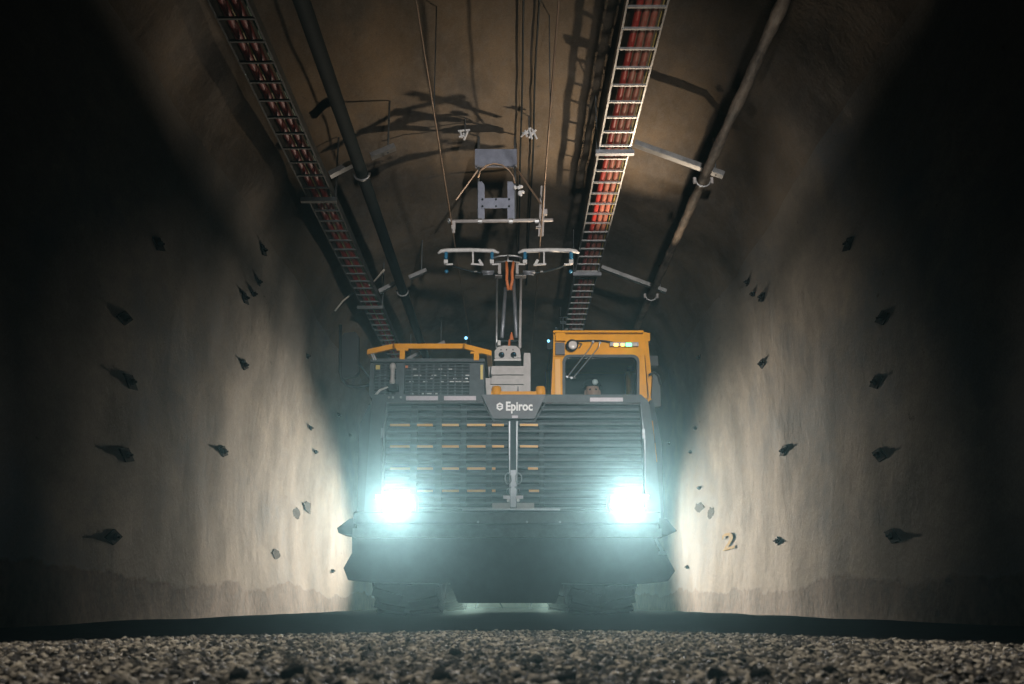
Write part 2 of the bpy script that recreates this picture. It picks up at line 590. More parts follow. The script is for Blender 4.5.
rowsL, rowsR = [], []
for i in range(15):
    y = 407.6 + 7.15 * i
    xl = 387.0 - (y - 403) * 0.045 + 1
    e = 508 if y > 421 else 484.5 + (y - 403) * 0.6
    rowsL.append((xl, e, y))
    xr = 640.5 + (y - 403) * 0.036 - 1
    e = 518 if y > 421 else 544 - (y - 403) * 0.6
    rowsR.append((e, xr, y))
vL = [414, 439, 463.5, 489]
strL = []
for y in (425.2, 446.6, 468.7, 491.0):
    for x0, x1 in ((390, 410), (417, 433), (442, 459), (467, 485.5), (492, 504 if y < 460 else 495.5)):
        strL.append((x0, x1, y))
strR = [(520, 538, 425.2), (520, 538, 446.6), (528, 538, 468.7), (529, 539, 491)]
door([(387, 403.2), (483, 402.4), (494, 421), (509.5, 421.3), (509.5, 508), (382, 508), (383.5, 435)], rowsL, vL, strL)
dR = door([(517, 421.3), (534.5, 421), (545.5, 403), (640.5, 404.2), (644.5, 440), (645.5, 508), (517, 508)], rowsR, [541.5], strR)
for px, py in ((382.2, 433), (643.4, 434)):
    part('door_hinge', MB().box(P(px - 1.2, py - 5, YG - 0.03), P(px + 1.2, py + 5, YG)), 'edge_metal', hood, 0.004)

# --- name badge
YB = YG - 0.05
badge = part('badge_plate', MB().prism([P(481.5, 394.6, YB), P(546, 394.6, YB), P(534.3, 418.6, YB), P(493, 418.6, YB)], (0, 0.05, 0)), 'badge_paint', truck, 0.005,
             label='slate badge plate with a white hexagon logo and maker name')


def text_mesh(name, body, h, matn, thick=0.006, bold=0.0):
    cu = bpy.data.curves.new(name, 'FONT')
    cu.body = body; cu.size = h; cu.extrude = thick; cu.offset = bold
    cu.resolution_u = 4
    o = bpy.data.objects.new(name, cu)
    C.objects.link(o)
    dg = bpy.context.evaluated_depsgraph_get()
    me = bpy.data.meshes.new_from_object(o.evaluated_get(dg))
    bpy.data.objects.remove(o)
    me.name = name
    me.materials.clear(); me.materials.append(M[matn])
    return me


tm = text_mesh('lettering', 'Epiroc', 0.118, 'white_letter', 0.003, 0.0035)
xs = [v.co.x for v in tm.vertices]; tw = max(xs) - min(xs)
pl, pr = P(505.5, 410.3, YB - 0.004), P(532.2, 410.3, YB - 0.004)
o = piece('lettering', tm, badge, pl, (PI / 2, 0, 0), ((pr.x - pl.x) / tw, 1.0, 1))
hc = P(499.8, 406.6, YB - 0.002)
hexo = [hc + Vector((0.036 * math.sin(k * PI / 3), 0, 0.040 * math.cos(k * PI / 3))) for k in range(6)]
hexi = [hc + Vector((0.019 * math.sin(k * PI / 3), 0, 0.021 * math.cos(k * PI / 3))) for k in range(6)]
part('hexagon_logo', MB().ring(hexo, hexi, (0, -0.005, 0)).box(hc + Vector((-0.020, -0.005, -0.004)), hc + Vector((0.020, 0, 0.004))), 'white_letter', badge)
part('badge_sticker', MB().prism([P(512, 415.5, YB - 0.003), P(518, 415.5, YB - 0.003), P(518, 418, YB - 0.003), P(512, 418, YB - 0.003)], (0, 0.004, 0)), 'reflector', badge)

# --- centre latches between the doors
YLt = YG - 0.03
latch = part('door_latch', MB().box(P(510.5, 470, YLt), P(516, 508, YG + 0.02)), 'grey_steel', truck, 0.004)
for sx in (-1, 1):
    c = P(513.2 + sx * 5.2, 478.5, YLt)
    ringp = [c + Vector((0.027 * math.sin(k * PI / 6) * (1.15 if k in (2, 3, 4) else 1), 0, 0.052 * math.cos(k * PI / 6))) for k in range(12)]
    part('latch_ring', MB().tube(ringp, 0.007, 6, closed=True), 'edge_metal', latch, smooth=True)
    part('latch_hook', MB().tube([P(513.2 + sx * 2, 487, YLt), P(513.2 + sx * 6, 489, YLt - 0.02), P(513.2 + sx * 7, 493, YLt - 0.02), P(513.2 + sx * 3, 496, YLt)], 0.007, 6), 'edge_metal', latch, smooth=True)
    part('latch_bracket', MB().box(P(513.2 + sx * 3, 495.5, YLt - 0.02), P(513.2 + sx * 10, 499, YLt)), 'reflector', latch, 0.003)
    part('latch_foot_plate', MB().box(P(513.2 + sx * 3.5, 503, YLt - 0.01), P(513.2 + sx * 21, 510, YLt + 0.02)), 'light_grey', latch, 0.004)
    part('latch_bolt', MB().lathe([(-0.02, 0.014), (0.01, 0.016)], P(513.2 + sx * 5, 500.5, YLt - 0.01), 'y', 6), 'galv', latch)

# --- bumper
YBm = 9.06
xl, xr = 353, 661
bump = MB()
za, zb_, zc_, zd = P(512, 511, YBm).z, P(512, 523.5, YBm).z, P(512, 528.5, YBm).z, P(512, 537, YBm).z
A, B = P(xl, 525, YBm).x, P(xr, 525, YBm).x
prof = [(0.06, za), (0.0, za - 0.02), (0.0, zb_), (0.12, zb_), (0.12, zc_), (-0.02, zc_), (-0.02, zd), (0.40, zd), (0.40, za)]
bump.prism([Vector((A, YBm + a, z)) for a, z in prof], (B - A, 0, 0))
bumper = part('bumper', bump, 'bumper_paint', truck, 0.006)
part('bumper_wing', MB().prism([P(355, 517.5, YBm), P(349, 519, YBm), P(337, 528, YBm), P(338.5, 533, YBm), P(355, 536, YBm)], (0, 0.45, 0)), 'slate_dark', bumper, 0.01)
part('bumper_wing', MB().prism([P(659, 518, YBm), P(668, 519, YBm), P(671, 524, YBm), P(677, 531, YBm), P(668, 535, YBm), P(659, 536, YBm)], (0, 0.45, 0)), 'slate_dark', bumper, 0.01)
for px in (478, 527, 560):
    part('bumper_bolt', MB().lathe([(-0.012, 0.010), (0.005, 0.012)], P(px, 522, YBm), 'y', 6), 'galv', bumper)
part('bumper_rub_strip', MB().box(P(462, 508.6, YBm + 0.1), P(560, 510.4, YBm + 0.16)), 'edge_metal', bumper)
# lower apron; its centre is lowered to block the lit ground behind
YA = 9.22
part('lower_apron', MB().prism([P(352, 536, YA), P(352, 553, YA), P(343.5, 568, YA), P(348, 580, YA), P(376, 582.5, YA), P(450, 583, YA), P(458, 603, YA), P(556, 603, YA), P(562, 583, YA), P(636, 584, YA),
                                 P(668, 581, YA), P(675, 571, YA), P(664, 550, YA), P(657, 547, YA), P(655, 536, YA)], (0, 0.55, 0)), 'slate_dark', truck, 0.012)
part('step_bracket', MB().bar(P(655, 537, YA - 0.03), P(663, 553, YA - 0.03), 0.02, 0.03).bar(P(659, 553, YA - 0.03), P(666, 553, YA - 0.03), 0.03, 0.03), 'grey_steel', truck)

# --- outer fenders beside the hood
part('fender', MB().prism([P(369, 404, 9.6), P(369, 404, 9.6) + Vector((0.05, 0, 0)), P(372, 520, 9.6), P(357, 520, 9.6), P(358.5, 440, 9.6), P(360, 423, 9.6)], (0, 2.3, 0)), 'slate_dark', truck, 0.01)
part('fender', MB().prism([P(650, 400, 9.6), P(653, 400, 9.6), P(657, 418, 9.6), P(662, 445, 9.6), P(664, 520, 9.6), P(650, 520, 9.6)], (0, 2.3, 0)), 'slate_dark', truck, 0.01)
for a, b, c, d in ((651.5, 421, 653.5, 441.5), (654, 443, 656, 462)):
    part('hand_rail', MB().tube([P(a, b, 9.44), P(c, d, 9.44)], 0.013, 8), 'yellow_paint', truck, smooth=True)
part('grab_handle', MB().tube([P(388, 387, 9.5), P(380, 390, 9.5), P(375.5, 395, 9.5), P(373, 403, 9.5), P(372, 418, 9.5)], [0.008, 0.012, 0.014, 0.02, 0.012], 8), 'white_paint', truck, smooth=True)

# --- headlamps
for i, (x, y, z) in enumerate(HL):
    h = part('headlamp', MB().box((x - 0.15, y + 0.02, z - 0.075), (x + 0.15, y + 0.30, z + 0.085)), 'black_plastic', truck, 0.012)
    for dx in (-0.072, 0.072):
        part('lamp_lens', MB().lathe([(-0.012, 0.03), (-0.010, 0.052), (0.02, 0.06)], (x + dx, y + 0.015, z), 'y', 20), 'lens_white', h, label='glowing white headlamp lens')
        part('lens_ring', MB().lathe([(0.0, 0.060), (-0.02, 0.066), (-0.02, 0.072), (0.02, 0.072)], (x + dx, y + 0.015, z), 'y', 20, cap=False), 'galv', h)
for px in (379, 645):
    mk = part('marker_lamp', MB().box(P(px - 4, 494, YG - 0.05), P(px + 4, 500, YG)), 'black_plastic', truck, 0.004)
    part('lamp_lens', MB().box(P(px - 3.2, 495, YG - 0.06), P(px + 3.2, 499, YG - 0.045)), 'lens_amber', mk, 0.003, label='amber marker lens')

# --- left cooler box with mesh front and yellow guard
YC = 9.95
cb = part('cooler_box', MB().prism([P(370.5, 361, YC + 0.06), P(484, 360, YC + 0.06), P(486, 398, YC + 0.06), P(370, 398, YC + 0.06)], (0, 1.1, 0)), 'slate_dark', truck, 0.01)
for x0, x1, y0, y1 in ((370.5, 485, 358.5, 363), (370, 374, 363, 396), (396.5, 404.5, 363, 396), (469.5, 484, 363, 396), (370, 486, 394.5, 398)):
    part('box_frame', MB().box(P(x0, y0, YC), P(x1, y1, YC + 0.06)), 'slate_paint', cb, 0.004)


def mesh_panel(x0, x1, y0, y1, pitch, nv):
    g = MB()
    y = y0
    while y < y1:
        g.box(P(x0, y, YC + 0.02), P(x1, y + 1.0, YC + 0.035)); y += pitch
    for i in range(1, nv):
        x = x0 + (x1 - x0) * i / nv
        g.box(P(x - .5, y0, YC + 0.032), P(x + .5, y1, YC + 0.042))
    return part('mesh_panel', g, 'edge_metal', cb)


M['mesh_wire'] = M['slate_paint']
for a in ((374, 396.5, 363.5, 394.5, 3.1, 4), (404.5, 469.5, 363.5, 394.5, 3.1, 9)):
    o = mesh_panel(*a); o.data.materials[0] = M['slate_paint']
rng = random.Random(3)
for _ in range(26):       # glints modelled as pale chips behind the mesh, in place of highlights
    x, y = rng.uniform(408, 466), rng.choice([368.6, 374.8, 377.9, 381, 393])
    part('glint_chip', MB().box(P(x, y, YC + 0.046), P(x + rng.uniform(1.5, 5), y + 1.3, YC + 0.058)), 'galv', cb)
part('warning_sticker', MB().box(P(375.8, 365, YC + 0.01), P(380, 369.5, YC + 0.018)), 'yellow_wire', cb)
part('warning_sticker', MB().box(P(405.5, 365.5, YC + 0.01), P(408, 368, YC + 0.018)), 'orange_cable', cb)
part('side_rail', MB().box(P(480.5, 365, YC - 0.01), P(483, 380, YC + 0.02)), 'yellow_wire', cb)
# sensor cylinder
sc_ = part('sensor', MB().lathe([(-0.10, 0.018), (-0.09, 0.028), (-0.06, 0.03), (-0.055, 0.022), (0.06, 0.024), (0.065, 0.036), (0.10, 0.030), (0.12, 0.014)], P(392.5, 374.5, YC - 0.08), 'z', 14), 'light_grey', cb, smooth=True)
part('sensor_foot', MB().box(P(387, 384, YC - 0.10), P(399, 392, YC)), 'slate_dark', cb, 0.005)

guard = part('guard_rail', MB(), None, truck) if False else None
g = MB()
pts = [P(369.5, 352, YC), P(394, 346.6, YC), P(464, 346.6, YC), P(489, 353, YC)]
for a, b in zip(pts, pts[1:]):
    e = (b - a).normalized() * 0.008
    g.bar(a - e, b + e, 0.05, 0.052)
guard = part('guard_rail', g, 'yellow_paint', truck, 0.006)
for x, y0, y1 in ((402.5, 347, 360), (476.5, 350, 361)):
    part('guard_post', MB().box(P(x - 2.6, y0, YC - 0.02), P(x + 2.6, y1, YC + 0.02)).box(P(x - 6, y0 + 1.5, YC - 0.022), P(x + 6, y0 + 4.5, YC + 0.022)), 'yellow_paint', guard, 0.004)
for dx in (0, 2):
    part('guard_stay', MB().tube([P(371 + dx, 353, YC), P(374 + dx, 360, YC)], 0.006, 6), 'white_paint', guard)
for q in (P(369.5, 352, YC), P(489, 353, YC)):
    part('guard_side_bar', MB().bar(q, q + Vector((0, 1.0, 0)), 0.05, 0.05), 'yellow_paint', guard, 0.005)

# --- mirrors
mr = part('mirror', MB().prism([P(344, 333, 10.2), P(355, 331.5, 10.2), P(358.5, 336, 10.2), P(358.5, 372, 10.2), P(355, 376, 10.2), P(343, 378, 10.2), P(341, 374, 10.2), P(341.5, 337, 10.2)], (0, 0.09, 0)), 'black_plastic', truck, 0.012)
part('mirror_arm', MB().tube([P(373, 384.5, 10.2), P(356, 387, 10.2), P(348, 385.5, 10.2), P(342, 379, 10.2), P(340, 372, 10.2), P(340.5, 325, 10.2)], 0.017, 8).tube([P(371, 380, 10.2), P(364, 370, 10.2), P(358, 362, 10.2)], 0.013, 8), 'black_plastic', mr, smooth=True)
mr = part('mirror', MB().prism([P(653, 374, 10.1), P(657, 376, 10.1), P(660, 384, 10.1), P(661, 406, 10.1), P(654, 407, 10.1), P(651.5, 402, 10.1)], (0, 0.08, 0)), 'black_plastic', truck, 0.012)
part('mirror_arm', MB().tube([P(649, 375, 10.1), P(654, 372, 10.1), P(658, 375, 10.1), P(660.5, 385, 10.1)], 0.012, 8), 'black_plastic', mr, smooth=True)

# --- cab
YK = 10.1
D = 1.55
cab = part('cab', MB().prism([P(552, 341, YK + 0.12), P(650, 341, YK + 0.12), P(650, 333, YK + 0.12), P(641, 331.5, YK + 0.12), P(553, 332, YK + 0.12)], (0, D, 0)), 'yellow_paint', truck, 0.015)
z0 = 1.35
# front face: visor, pillars and sill around the windshield
part('cab_visor', MB().prism([P(553.5, 332, YK), P(641, 332, YK), P(644, 335, YK), P(646, 348, YK), P(644.5, 356.5, YK), P(553, 356.5, YK)], (0, 0.12, 0)), 'yellow_paint', cab, 0.012)
part('cab_visor_lip', MB().bar(P(553, 332.6, YK - 0.03), P(643, 332.6, YK - 0.03), 0.09, 0.022), 'yellow_paint', cab, 0.005)
bl = P(551, 402, YK); br = P(652, 402, YK)
part('cab_pillar', MB().prism([P(553, 356, YK), P(565, 356, YK), P(564, 402, YK), P(550.5, 402, YK)], (0, 0.1, 0)), 'yellow_paint', cab, 0.012)
part('cab_pillar', MB().prism([P(637, 356, YK), P(644.5, 356, YK), P(648, 404, YK), P(638, 404, YK)], (0, 0.1, 0)), 'yellow_paint', cab, 0.012)
part('cab_pillar', MB().prism([P(643, 333, YK + 0.1), P(648, 340, YK + 0.1), P(655, 410, YK + 0.1), P(650, 410, YK + 0.1)], (0, 0.14, 0)), 'yellow_paint', cab, 0.01)
rr = P(650, 341, YK + 0.12).x
for xx in (P(553, 350, YK).x + 0.02, P(648, 350, YK).x - 0.02):
    part('cab_pillar', MB().box((xx - 0.04, YK + D + 0.02, z0), (xx + 0.04, YK + D + 0.12, 2.83)), 'yellow_paint', cab, 0.01)
    part('cab_side_panel', MB().box((xx - 0.02, YK + 0.1, z0), (xx + 0.02, YK + D + 0.05, 2.02)), 'yellow_paint', cab, 0.01)
    part('side_window', MB().box((xx - 0.006, YK + 0.24, 2.02), (xx + 0.006, YK + D + 0.02, 2.78)), 'glass', cab)
part('cab_rear_wall', MB().box((P(555, 350, YK).x, YK + D + 0.05, z0), (P(646, 350, YK).x, YK + D + 0.1, 2.8)), 'slate_dark', cab)
part('cab_floor', MB().box((P(553, 350, YK).x, YK + 0.05, z0 - 0.05), (P(648, 350, YK).x, YK + D + 0.1, z0)), 'slate_dark', cab)
part('cab_sill', MB().box(P(551, 400, YK + 0.0) - Vector((0, 0, 0.5)), P(650, 400, YK + 0.1)), 'yellow_paint', cab, 0.008)


def rrect(x0, x1, y0, y1, r, Y):
    out = []
    for cx, cy, a0 in ((x1 - r, y0 + r, -90), (x1 - r, y1 - r, 0), (x0 + r, y1 - r, 90), (x0 + r, y0 + r, 180)):
        for k in range(5):
            a = math.radians(a0 + k * 22.5)
            out.append(P(cx + r * math.cos(a), cy + r * math.sin(a), Y))
    return out


part('windshield_gasket', MB().ring(rrect(562.5, 639.5, 354.5, 404, 7, YK - 0.012), rrect(565.3, 637, 357, 403, 6, YK - 0.012), (0, 0.06, 0)), 'slate_paint', cab)
part('windshield', MB().prism(rrect(563, 639, 355, 403.5, 6, YK + 0.02), (0, 0.008, 0)), 'glass', cab)
part('left_corner_block', MB().box(P(555.5, 332, YK - 0.06), P(565, 342.5, YK + 0.02)), 'yellow_paint', cab, 0.008) .name = 'corner_block'
part('switch_box', MB().box(P(555.5, 342.5, YK - 0.05), P(564.5, 356, YK + 0.02)), 'badge_paint', cab, 0.006)
part('corner_post', MB().box(P(555, 359, YK - 0.03), P(560.5, 397, YK)), 'orange_strip', cab, 0.005)
# round work lamp, dark
lm = part('round_lamp', MB().lathe([(0.06, 0.03), (0.04, 0.05), (-0.03, 0.062), (-0.045, 0.062)], P(572, 346, YK - 0.06), 'y', 20), 'black_plastic', cab, smooth=True)
part('lamp_lens', MB().lathe([(-0.055, 0.02), (-0.05, 0.04), (-0.043, 0.05)], P(572.5, 346, YK - 0.062), 'y', 20), 'lens_off', lm, smooth=True, label='pale unlit round lens')
part('lamp_clamp', MB().tube([P(577, 343, YK - 0.05), P(582, 344, YK - 0.05), P(579, 348, YK - 0.05)], 0.010, 6), 'black_plastic', lm)
part('light_bar_rail', MB().tube([P(576, 341, YK - 0.05), P(590, 340.5, YK - 0.05), P(604, 340.8, YK - 0.05), P(616, 343, YK - 0.05)], 0.009, 6), 'black_plastic', cab)
lb = part('light_bar', MB().box(P(610, 342.2, YK - 0.06), P(638, 347.2, YK - 0.01)), 'grey_steel', cab, 0.008)
part('lamp_lens', MB().box(P(626, 343, YK - 0.068), P(631.5, 346.5, YK - 0.055)), 'lens_green', lb, 0.003, label='glowing green lens')
part('lamp_lens', MB().box(P(614, 343.3, YK - 0.068), P(618, 346.3, YK - 0.055)), 'lens_amber', lb, 0.003, label='glowing amber lens')
part('lamp_lens', MB().box(P(621, 343.3, YK - 0.068), P(624, 346.3, YK - 0.055)), 'lens_amber', lb, 0.003, label='glowing amber lens')
part('lamp_lens', MB().box(P(633, 343.3, YK - 0.068), P(637, 346.3, YK - 0.055)), 'lens_off', lb, 0.003)
# wiper: twin-arm
wp = part('wiper', MB().tube([P(593, 342, YK - 0.05), P(590, 348, YK - 0.05), P(568, 376, YK - 0.03)], 0.006, 6), 'galv', cab)
part('wiper_arm', MB().tube([P(600, 342.5, YK - 0.05), P(598, 348, YK - 0.05), P(574, 377, YK - 0.03)], 0.006, 6), 'galv', wp)
part('wiper_blade', MB().bar(P(565.5, 377, YK - 0.025), P(576, 378, YK - 0.025), 0.012, 0.016), 'black_plastic', wp)
for p in ((567, 377), (571.5, 378), (593, 342), (600, 343)):
    part('wiper_pivot', MB().lathe([(-0.012, 0.012), (0.012, 0.012)], P(p[0], p[1], YK - 0.045), 'y', 10), 'edge_metal', wp)
an = part('antenna', MB().tube([P(563, 331, YK + 0.3), P(563, 317, YK + 0.3)], 0.010, 6).tube([P(558.5, 317.5, YK + 0.3), P(567.5, 317.5, YK + 0.3)], 0.008, 6).box(P(560, 321, YK + 0.28), P(566, 325, YK + 0.32)), 'slate_dark', cab)
part('antenna_base', MB().lathe([(-0.03, 0.03), (0.02, 0.02)], P(570, 330.5, YK + 0.2), 'z', 10), 'slate_dark', cab)
part('antenna_base', MB().lathe([(-0.03, 0.02), (0.03, 0.015)], P(556, 330, YK + 0.1), 'z', 10), 'slate_dark', cab)
bk_ = part('marker_lamp', MB().box(P(547, 340, YK + 0.05), P(553, 350, YK + 0.1)), 'slate_dark', cab)
part('lamp_lens', MB().ball(P(548.5, 341, YK + 0.04), 0.016, 2), 'lens_blue', bk_, label='small blue lamp')
part('cab_seat', MB().box((0.72, 10.72, 1.52), (1.22, 11.25, 1.66)).box((0.74, 11.18, 1.6), (1.20, 11.32, 2.36)), 'seat_cloth', cab, 0.04)
part('steering_column', MB().tube([(0.92, 10.35, 1.4), (0.92, 10.48, 1.95)], 0.03, 8).tube([Vector((0.92 + 0.17 * math.cos(a), 10.5 + 0.05 * math.sin(a), 1.97 + 0.16 * math.sin(a))) for a in [k * PI / 8 for k in range(16)]], 0.013, 6, closed=True), 'black_plastic', cab)
part('blue_lamp_stalk', MB().tube([P(466, 347, 10.4), P(466, 340, 10.4)], 0.008, 6).box(P(463.5, 336, 10.4), P(468.5, 341, 10.44)), 'slate_dark', guard)
part('lamp_lens', MB().ball(P(466, 338, 10.38), 0.017, 2), 'lens_blue', guard, label='small blue lamp on the guard rail')

# --- pantograph base casing on the deck
YPb = 10.45
pan = part('pantograph', MB().prism([P(484.5, 378, YPb), P(489, 378, YPb), P(490.5, 366, YPb), P(523.5, 366, YPb), P(524, 353, YPb), P(530.5, 353, YPb), P(530.5, 398, YPb), P(484.5, 398, YPb)], (0, 0.8, 0)), 'light_grey', truck, 0.008)
for y0 in (369.5, 379):
    part('casing_rib', MB().box(P(491, y0, YPb - 0.05), P(523.5, y0 + 6, YPb)), 'light_grey', pan, 0.02, 3)
part('casing_edge', MB().prism([P(487.5, 353, YPb), P(490.5, 353, YPb), P(492, 378, YPb), P(489, 378, YPb)], (0, 0.3, 0)), 'light_grey', pan, 0.005)
hd = part('sensor_head', MB().prism([P(495, 364, YPb), P(494.5, 351, YPb), P(498, 347, YPb), P(504, 345.5, YPb), P(516, 346, YPb), P(520, 349, YPb), P(521, 363, YPb), P(518, 359.5, YPb), P(497, 359.5, YPb)], (0, 0.25, 0)), 'light_grey', pan, 0.006) if False else \
    part('sensor_head', MB().prism([P(495, 361, YPb - 0.03), P(494.5, 351, YPb - 0.03), P(498, 347, YPb - 0.03), P(504, 345.5, YPb - 0.03), P(516, 346, YPb - 0.03), P(520, 349, YPb - 0.03), P(521, 361, YPb - 0.03)], (0, 0.25, 0)), 'light_grey', pan, 0.006)
for px in (501.5, 513.5):
    part('head_port', MB().lathe([(-0.012, 0.020), (-0.012, 0.032), (0.01, 0.034)], P(px, 355, YPb - 0.035), 'y', 16), 'lens_dark', pan)
    part('head_bolt', MB().ball(P(px + 1, 353.6, YPb - 0.05), 0.009, 1), 'blue_insulator', pan)
for px in (501, 506.5, 513):
    part('head_bolt', MB().lathe([(-0.01, 0.007), (0.01, 0.007)], P(px, 349.8, YPb - 0.035), 'y', 6), 'slate_dark', pan)
part('head_flange', MB().box(P(494.5, 356.8, YPb - 0.06), P(500, 358.2, YPb - 0.03)).box(P(514, 356.8, YPb - 0.06), P(520, 358.2, YPb - 0.03)).box(P(494, 359.5, YPb - 0.05), P(521, 361.2, YPb - 0.02)), 'white_paint', pan)
part('vent_plug', MB().lathe([(-0.03, 0.018), (0.02, 0.020), (0.03, 0.012)], P(499, 343, YPb), 'z', 10), 'white_paint', pan)
part('cable_cone', MB().lathe([(-0.05, 0.028), (0.0, 0.02), (0.05, 0.006)], P(511.5, 336.5, YPb + 0.2), 'z', 10).tube([P(509, 346, YPb + .1), P(509.5, 340, YPb + .15)], 0.014, 6), 'orange_cable', pan)
lug = part('deck_bar', MB().box(P(491, 391.3, 9.9), P(545, 396, 9.96)), 'yellow_paint', truck, 0.004)
for px in (496.5, 540.5):
    part('lifting_lug', MB().lathe([(-0.055, 0.045), (-0.03, 0.053), (0.03, 0.050), (0.045, 0.042), (0.045, 0.026), (0.0, 0.022)], P(px, 391, 9.93), 'z', 18), 'yellow_paint', lug, smooth=True)
part('deck_pin', MB().lathe([(-0.04, 0.010), (0.03, 0.004)], P(518, 389, 9.93), 'z', 8), 'grey_steel', lug)

# --- pantograph masts and collector head
YP = 11.0


def rod(name, a, b, r, m_, n=8):
    return part(name, MB().tube([a, b], r, n), m_, pan, smooth=True)


rod('mast_rod', P(496.5, 348, YPb + 0.1), P(497, 278, YP), 0.013, 'galv')
rod('mast_rod', P(519.8, 348, YPb + 0.1), P(521, 278, YP), 0.016, 'light_grey')
rod('mast_arm', P(502, 338, YPb + 0.3), P(505.5, 288, YP - 0.05), 0.022, 'grey_steel')
rod('mast_arm', P(516.5, 338, YPb + 0.3), P(513.5, 280, YP - 0.05), 0.022, 'grey_steel')
part('mast_cross_tie', MB().bar(P(497, 341, YPb + 0.15), P(520, 341, YPb + 0.15), 0.02, 0.02), 'slate_dark', pan)
for s_, x0, x1, x2 in ((-1, 506, 507, 508.5), (1, 514, 512, 510.5)):
    part('feed_cable', MB().tube([P(x0 - s_ * 0.5, 262, YP - 0.06), P(x1, 272, YP - 0.08), P(x1 + s_ * 0.3, 280, YP - 0.08), P(x2, 290, YP - 0.08)], 0.018, 8), 'orange_cable', pan, smooth=True)
part('head_beam', MB().tube([P(493, 258, YP), P(500, 256, YP), P(508, 255.5, YP), P(516, 256, YP), P(522, 258, YP)], 0.012, 8).tube([P(495, 262.5, YP - 0.03), P(508, 261, YP - 0.03), P(520, 262.5, YP - 0.03)], 0.011, 8).bar(P(508, 255, YP), P(508, 262, YP - 0.03), 0.02, 0.02), 'galv', pan, smooth=True)
part('head_block', MB().box(P(495, 275, YP - 0.03), P(502, 278.5, YP + 0.08)).box(P(498, 262, YP), P(501, 275, YP + 0.05)), 'light_grey', pan, 0.004)
part('head_block', MB().box(P(515, 275, YP - 0.03), P(526, 278.5, YP + 0.08)).box(P(516, 262, YP), P(518.5, 275, YP + 0.05)), 'light_grey', pan, 0.004)
for s_ in (-1, 1):
    def X(px):
        return px if s_ < 0 else 1017 - px
    strip_ = part('contact_strip', MB().tube([P(X(438), 253.4, YP), P(X(441), 251.2, YP), P(X(447), 250.4, YP), P(X(470), 250.0, YP), P(X(494), 250.8, YP), P(X(499), 253, YP)], [0.012, 0.022, 0.026, 0.026, 0.024, 0.010], 8), 'white_paint', pan, smooth=True)
    part('strip_post', MB().bar(P(X(473), 251, YP), P(X(473), 264, YP), 0.018, 0.018).bar(P(X(471), 264, YP), P(X(483.5), 265, YP), 0.02, 0.02).bar(P(X(479), 260, YP), P(X(482), 265, YP), 0.03, 0.03), 'white_paint', pan, 0.002)
    part('rear_strip', MB().tube([P(X(439), 252.5, YP + 0.35), P(X(470), 250.2, YP + 0.35), P(X(499), 252.6, YP + 0.35)], 0.014, 8), 'galv', pan, smooth=True)
    for xx in (446, 492):
        part('insulator', MB().lathe([(0.05, 0.016), (0.03, 0.026), (0.015, 0.016), (0.0, 0.026), (-0.015, 0.016), (-0.03, 0.026), (-0.04, 0.012)], P(X(xx), 256, YP), 'z', 12), 'blue_insulator', pan, smooth=True)
        part('insulator_shoe', MB().box(P(X(xx) - 2.0, 259.5, YP - 0.03), P(X(xx) + 2.0, 265, YP + 0.03)).bar(P(X(xx), 264.5, YP), P(X(xx + 7), 264.2, YP), 0.018, 0.018), 'white_paint', pan, 0.003)
    part('tip_lamp', MB().ball(P(X(446.5), 271.5, YP), 0.024, 2), 'blue_insulator', pan)
    # curved lower arm that carries the strip
    part('strip_arm', MB().tube([P(X(452), 265.5, YP + 0.05), P(X(462), 269, YP + 0.05), P(X(474), 272, YP + 0.05), P(X(486), 273.5, YP + 0.05), P(X(497), 275, YP + 0.05)], 0.012, 8), 'slate_dark', pan, smooth=True)
    part('arm_cylinder', MB().tube([P(X(482), 272, YP - 0.02), P(X(494), 272, YP - 0.02)], 0.020, 10).tube([P(X(483), 274.5, YP - 0.02), P(X(493), 274, YP - 0.02)], 0.012, 8), 'grey_steel', pan, smooth=True)
    part('arm_lug', MB().box(P(X(474), 270.8, YP - 0.03), P(X(477), 272.5, YP)), 'galv', pan)

# --- chassis, wheels, dump body (mostly out of sight behind the front)
part('chassis', MB().box((-0.45, 9.7, 0.55), (0.45, 17.5, 0.95)), 'slate_dark', truck, 0.02)
part('axle', MB().lathe([(-1.0, 0.14), (-0.3, 0.16), (-0.25, 0.26), (0.25, 0.26), (0.3, 0.16), (1.0, 0.14)], (0, 10.35, 0.82), 'x', 16), 'slate_dark', truck, smooth=True)
tyre = MB()
R_, W_ = 0.82, 0.655
tyre.lathe([(-0.26, 0.40), (-0.30, 0.46), (-0.335, 0.60), (-0.33, 0.70), (-0.285, R_ - 0.04), (-0.1, R_ - 0.015), (0.1, R_ - 0.015), (0.285, R_ - 0.04), (0.33, 0.70), (0.335, 0.60), (0.30, 0.46), (0.26, 0.40), (-0.26, 0.40)], (0, 0, 0), 'x', 40, cap=False)
for k in range(22):
    for s_ in (-1, 1):
        a = 2 * PI * (k + (0.5 if s_ > 0 else 0)) / 22
        c0, s0 = math.cos(a), math.sin(a)
        c1, s1 = math.cos(a + 0.10), math.sin(a + 0.10)
        tyre.bar((s_ * 0.03, c1 * (R_ - 0.02), s1 * (R_ - 0.02)), (s_ * 0.315, c0 * (R_ - 0.045), s0 * (R_ - 0.045)), 0.10, 0.05, (0, c0, s0))
tyre_me = shared('tyre', tyre, 'rubber', smooth=False)
rim_me = shared('wheel', MB().lathe([(-0.2, 0.0001), (-0.2, 0.12), (-0.14, 0.14), (-0.14, 0.34), (-0.25, 0.39), (-0.25, 0.42), (0.25, 0.42), (0.25, 0.39), (0.14, 0.34), (0.14, 0.0001)], (0, 0, 0), 'x', 28, cap=False), 'yellow_paint')
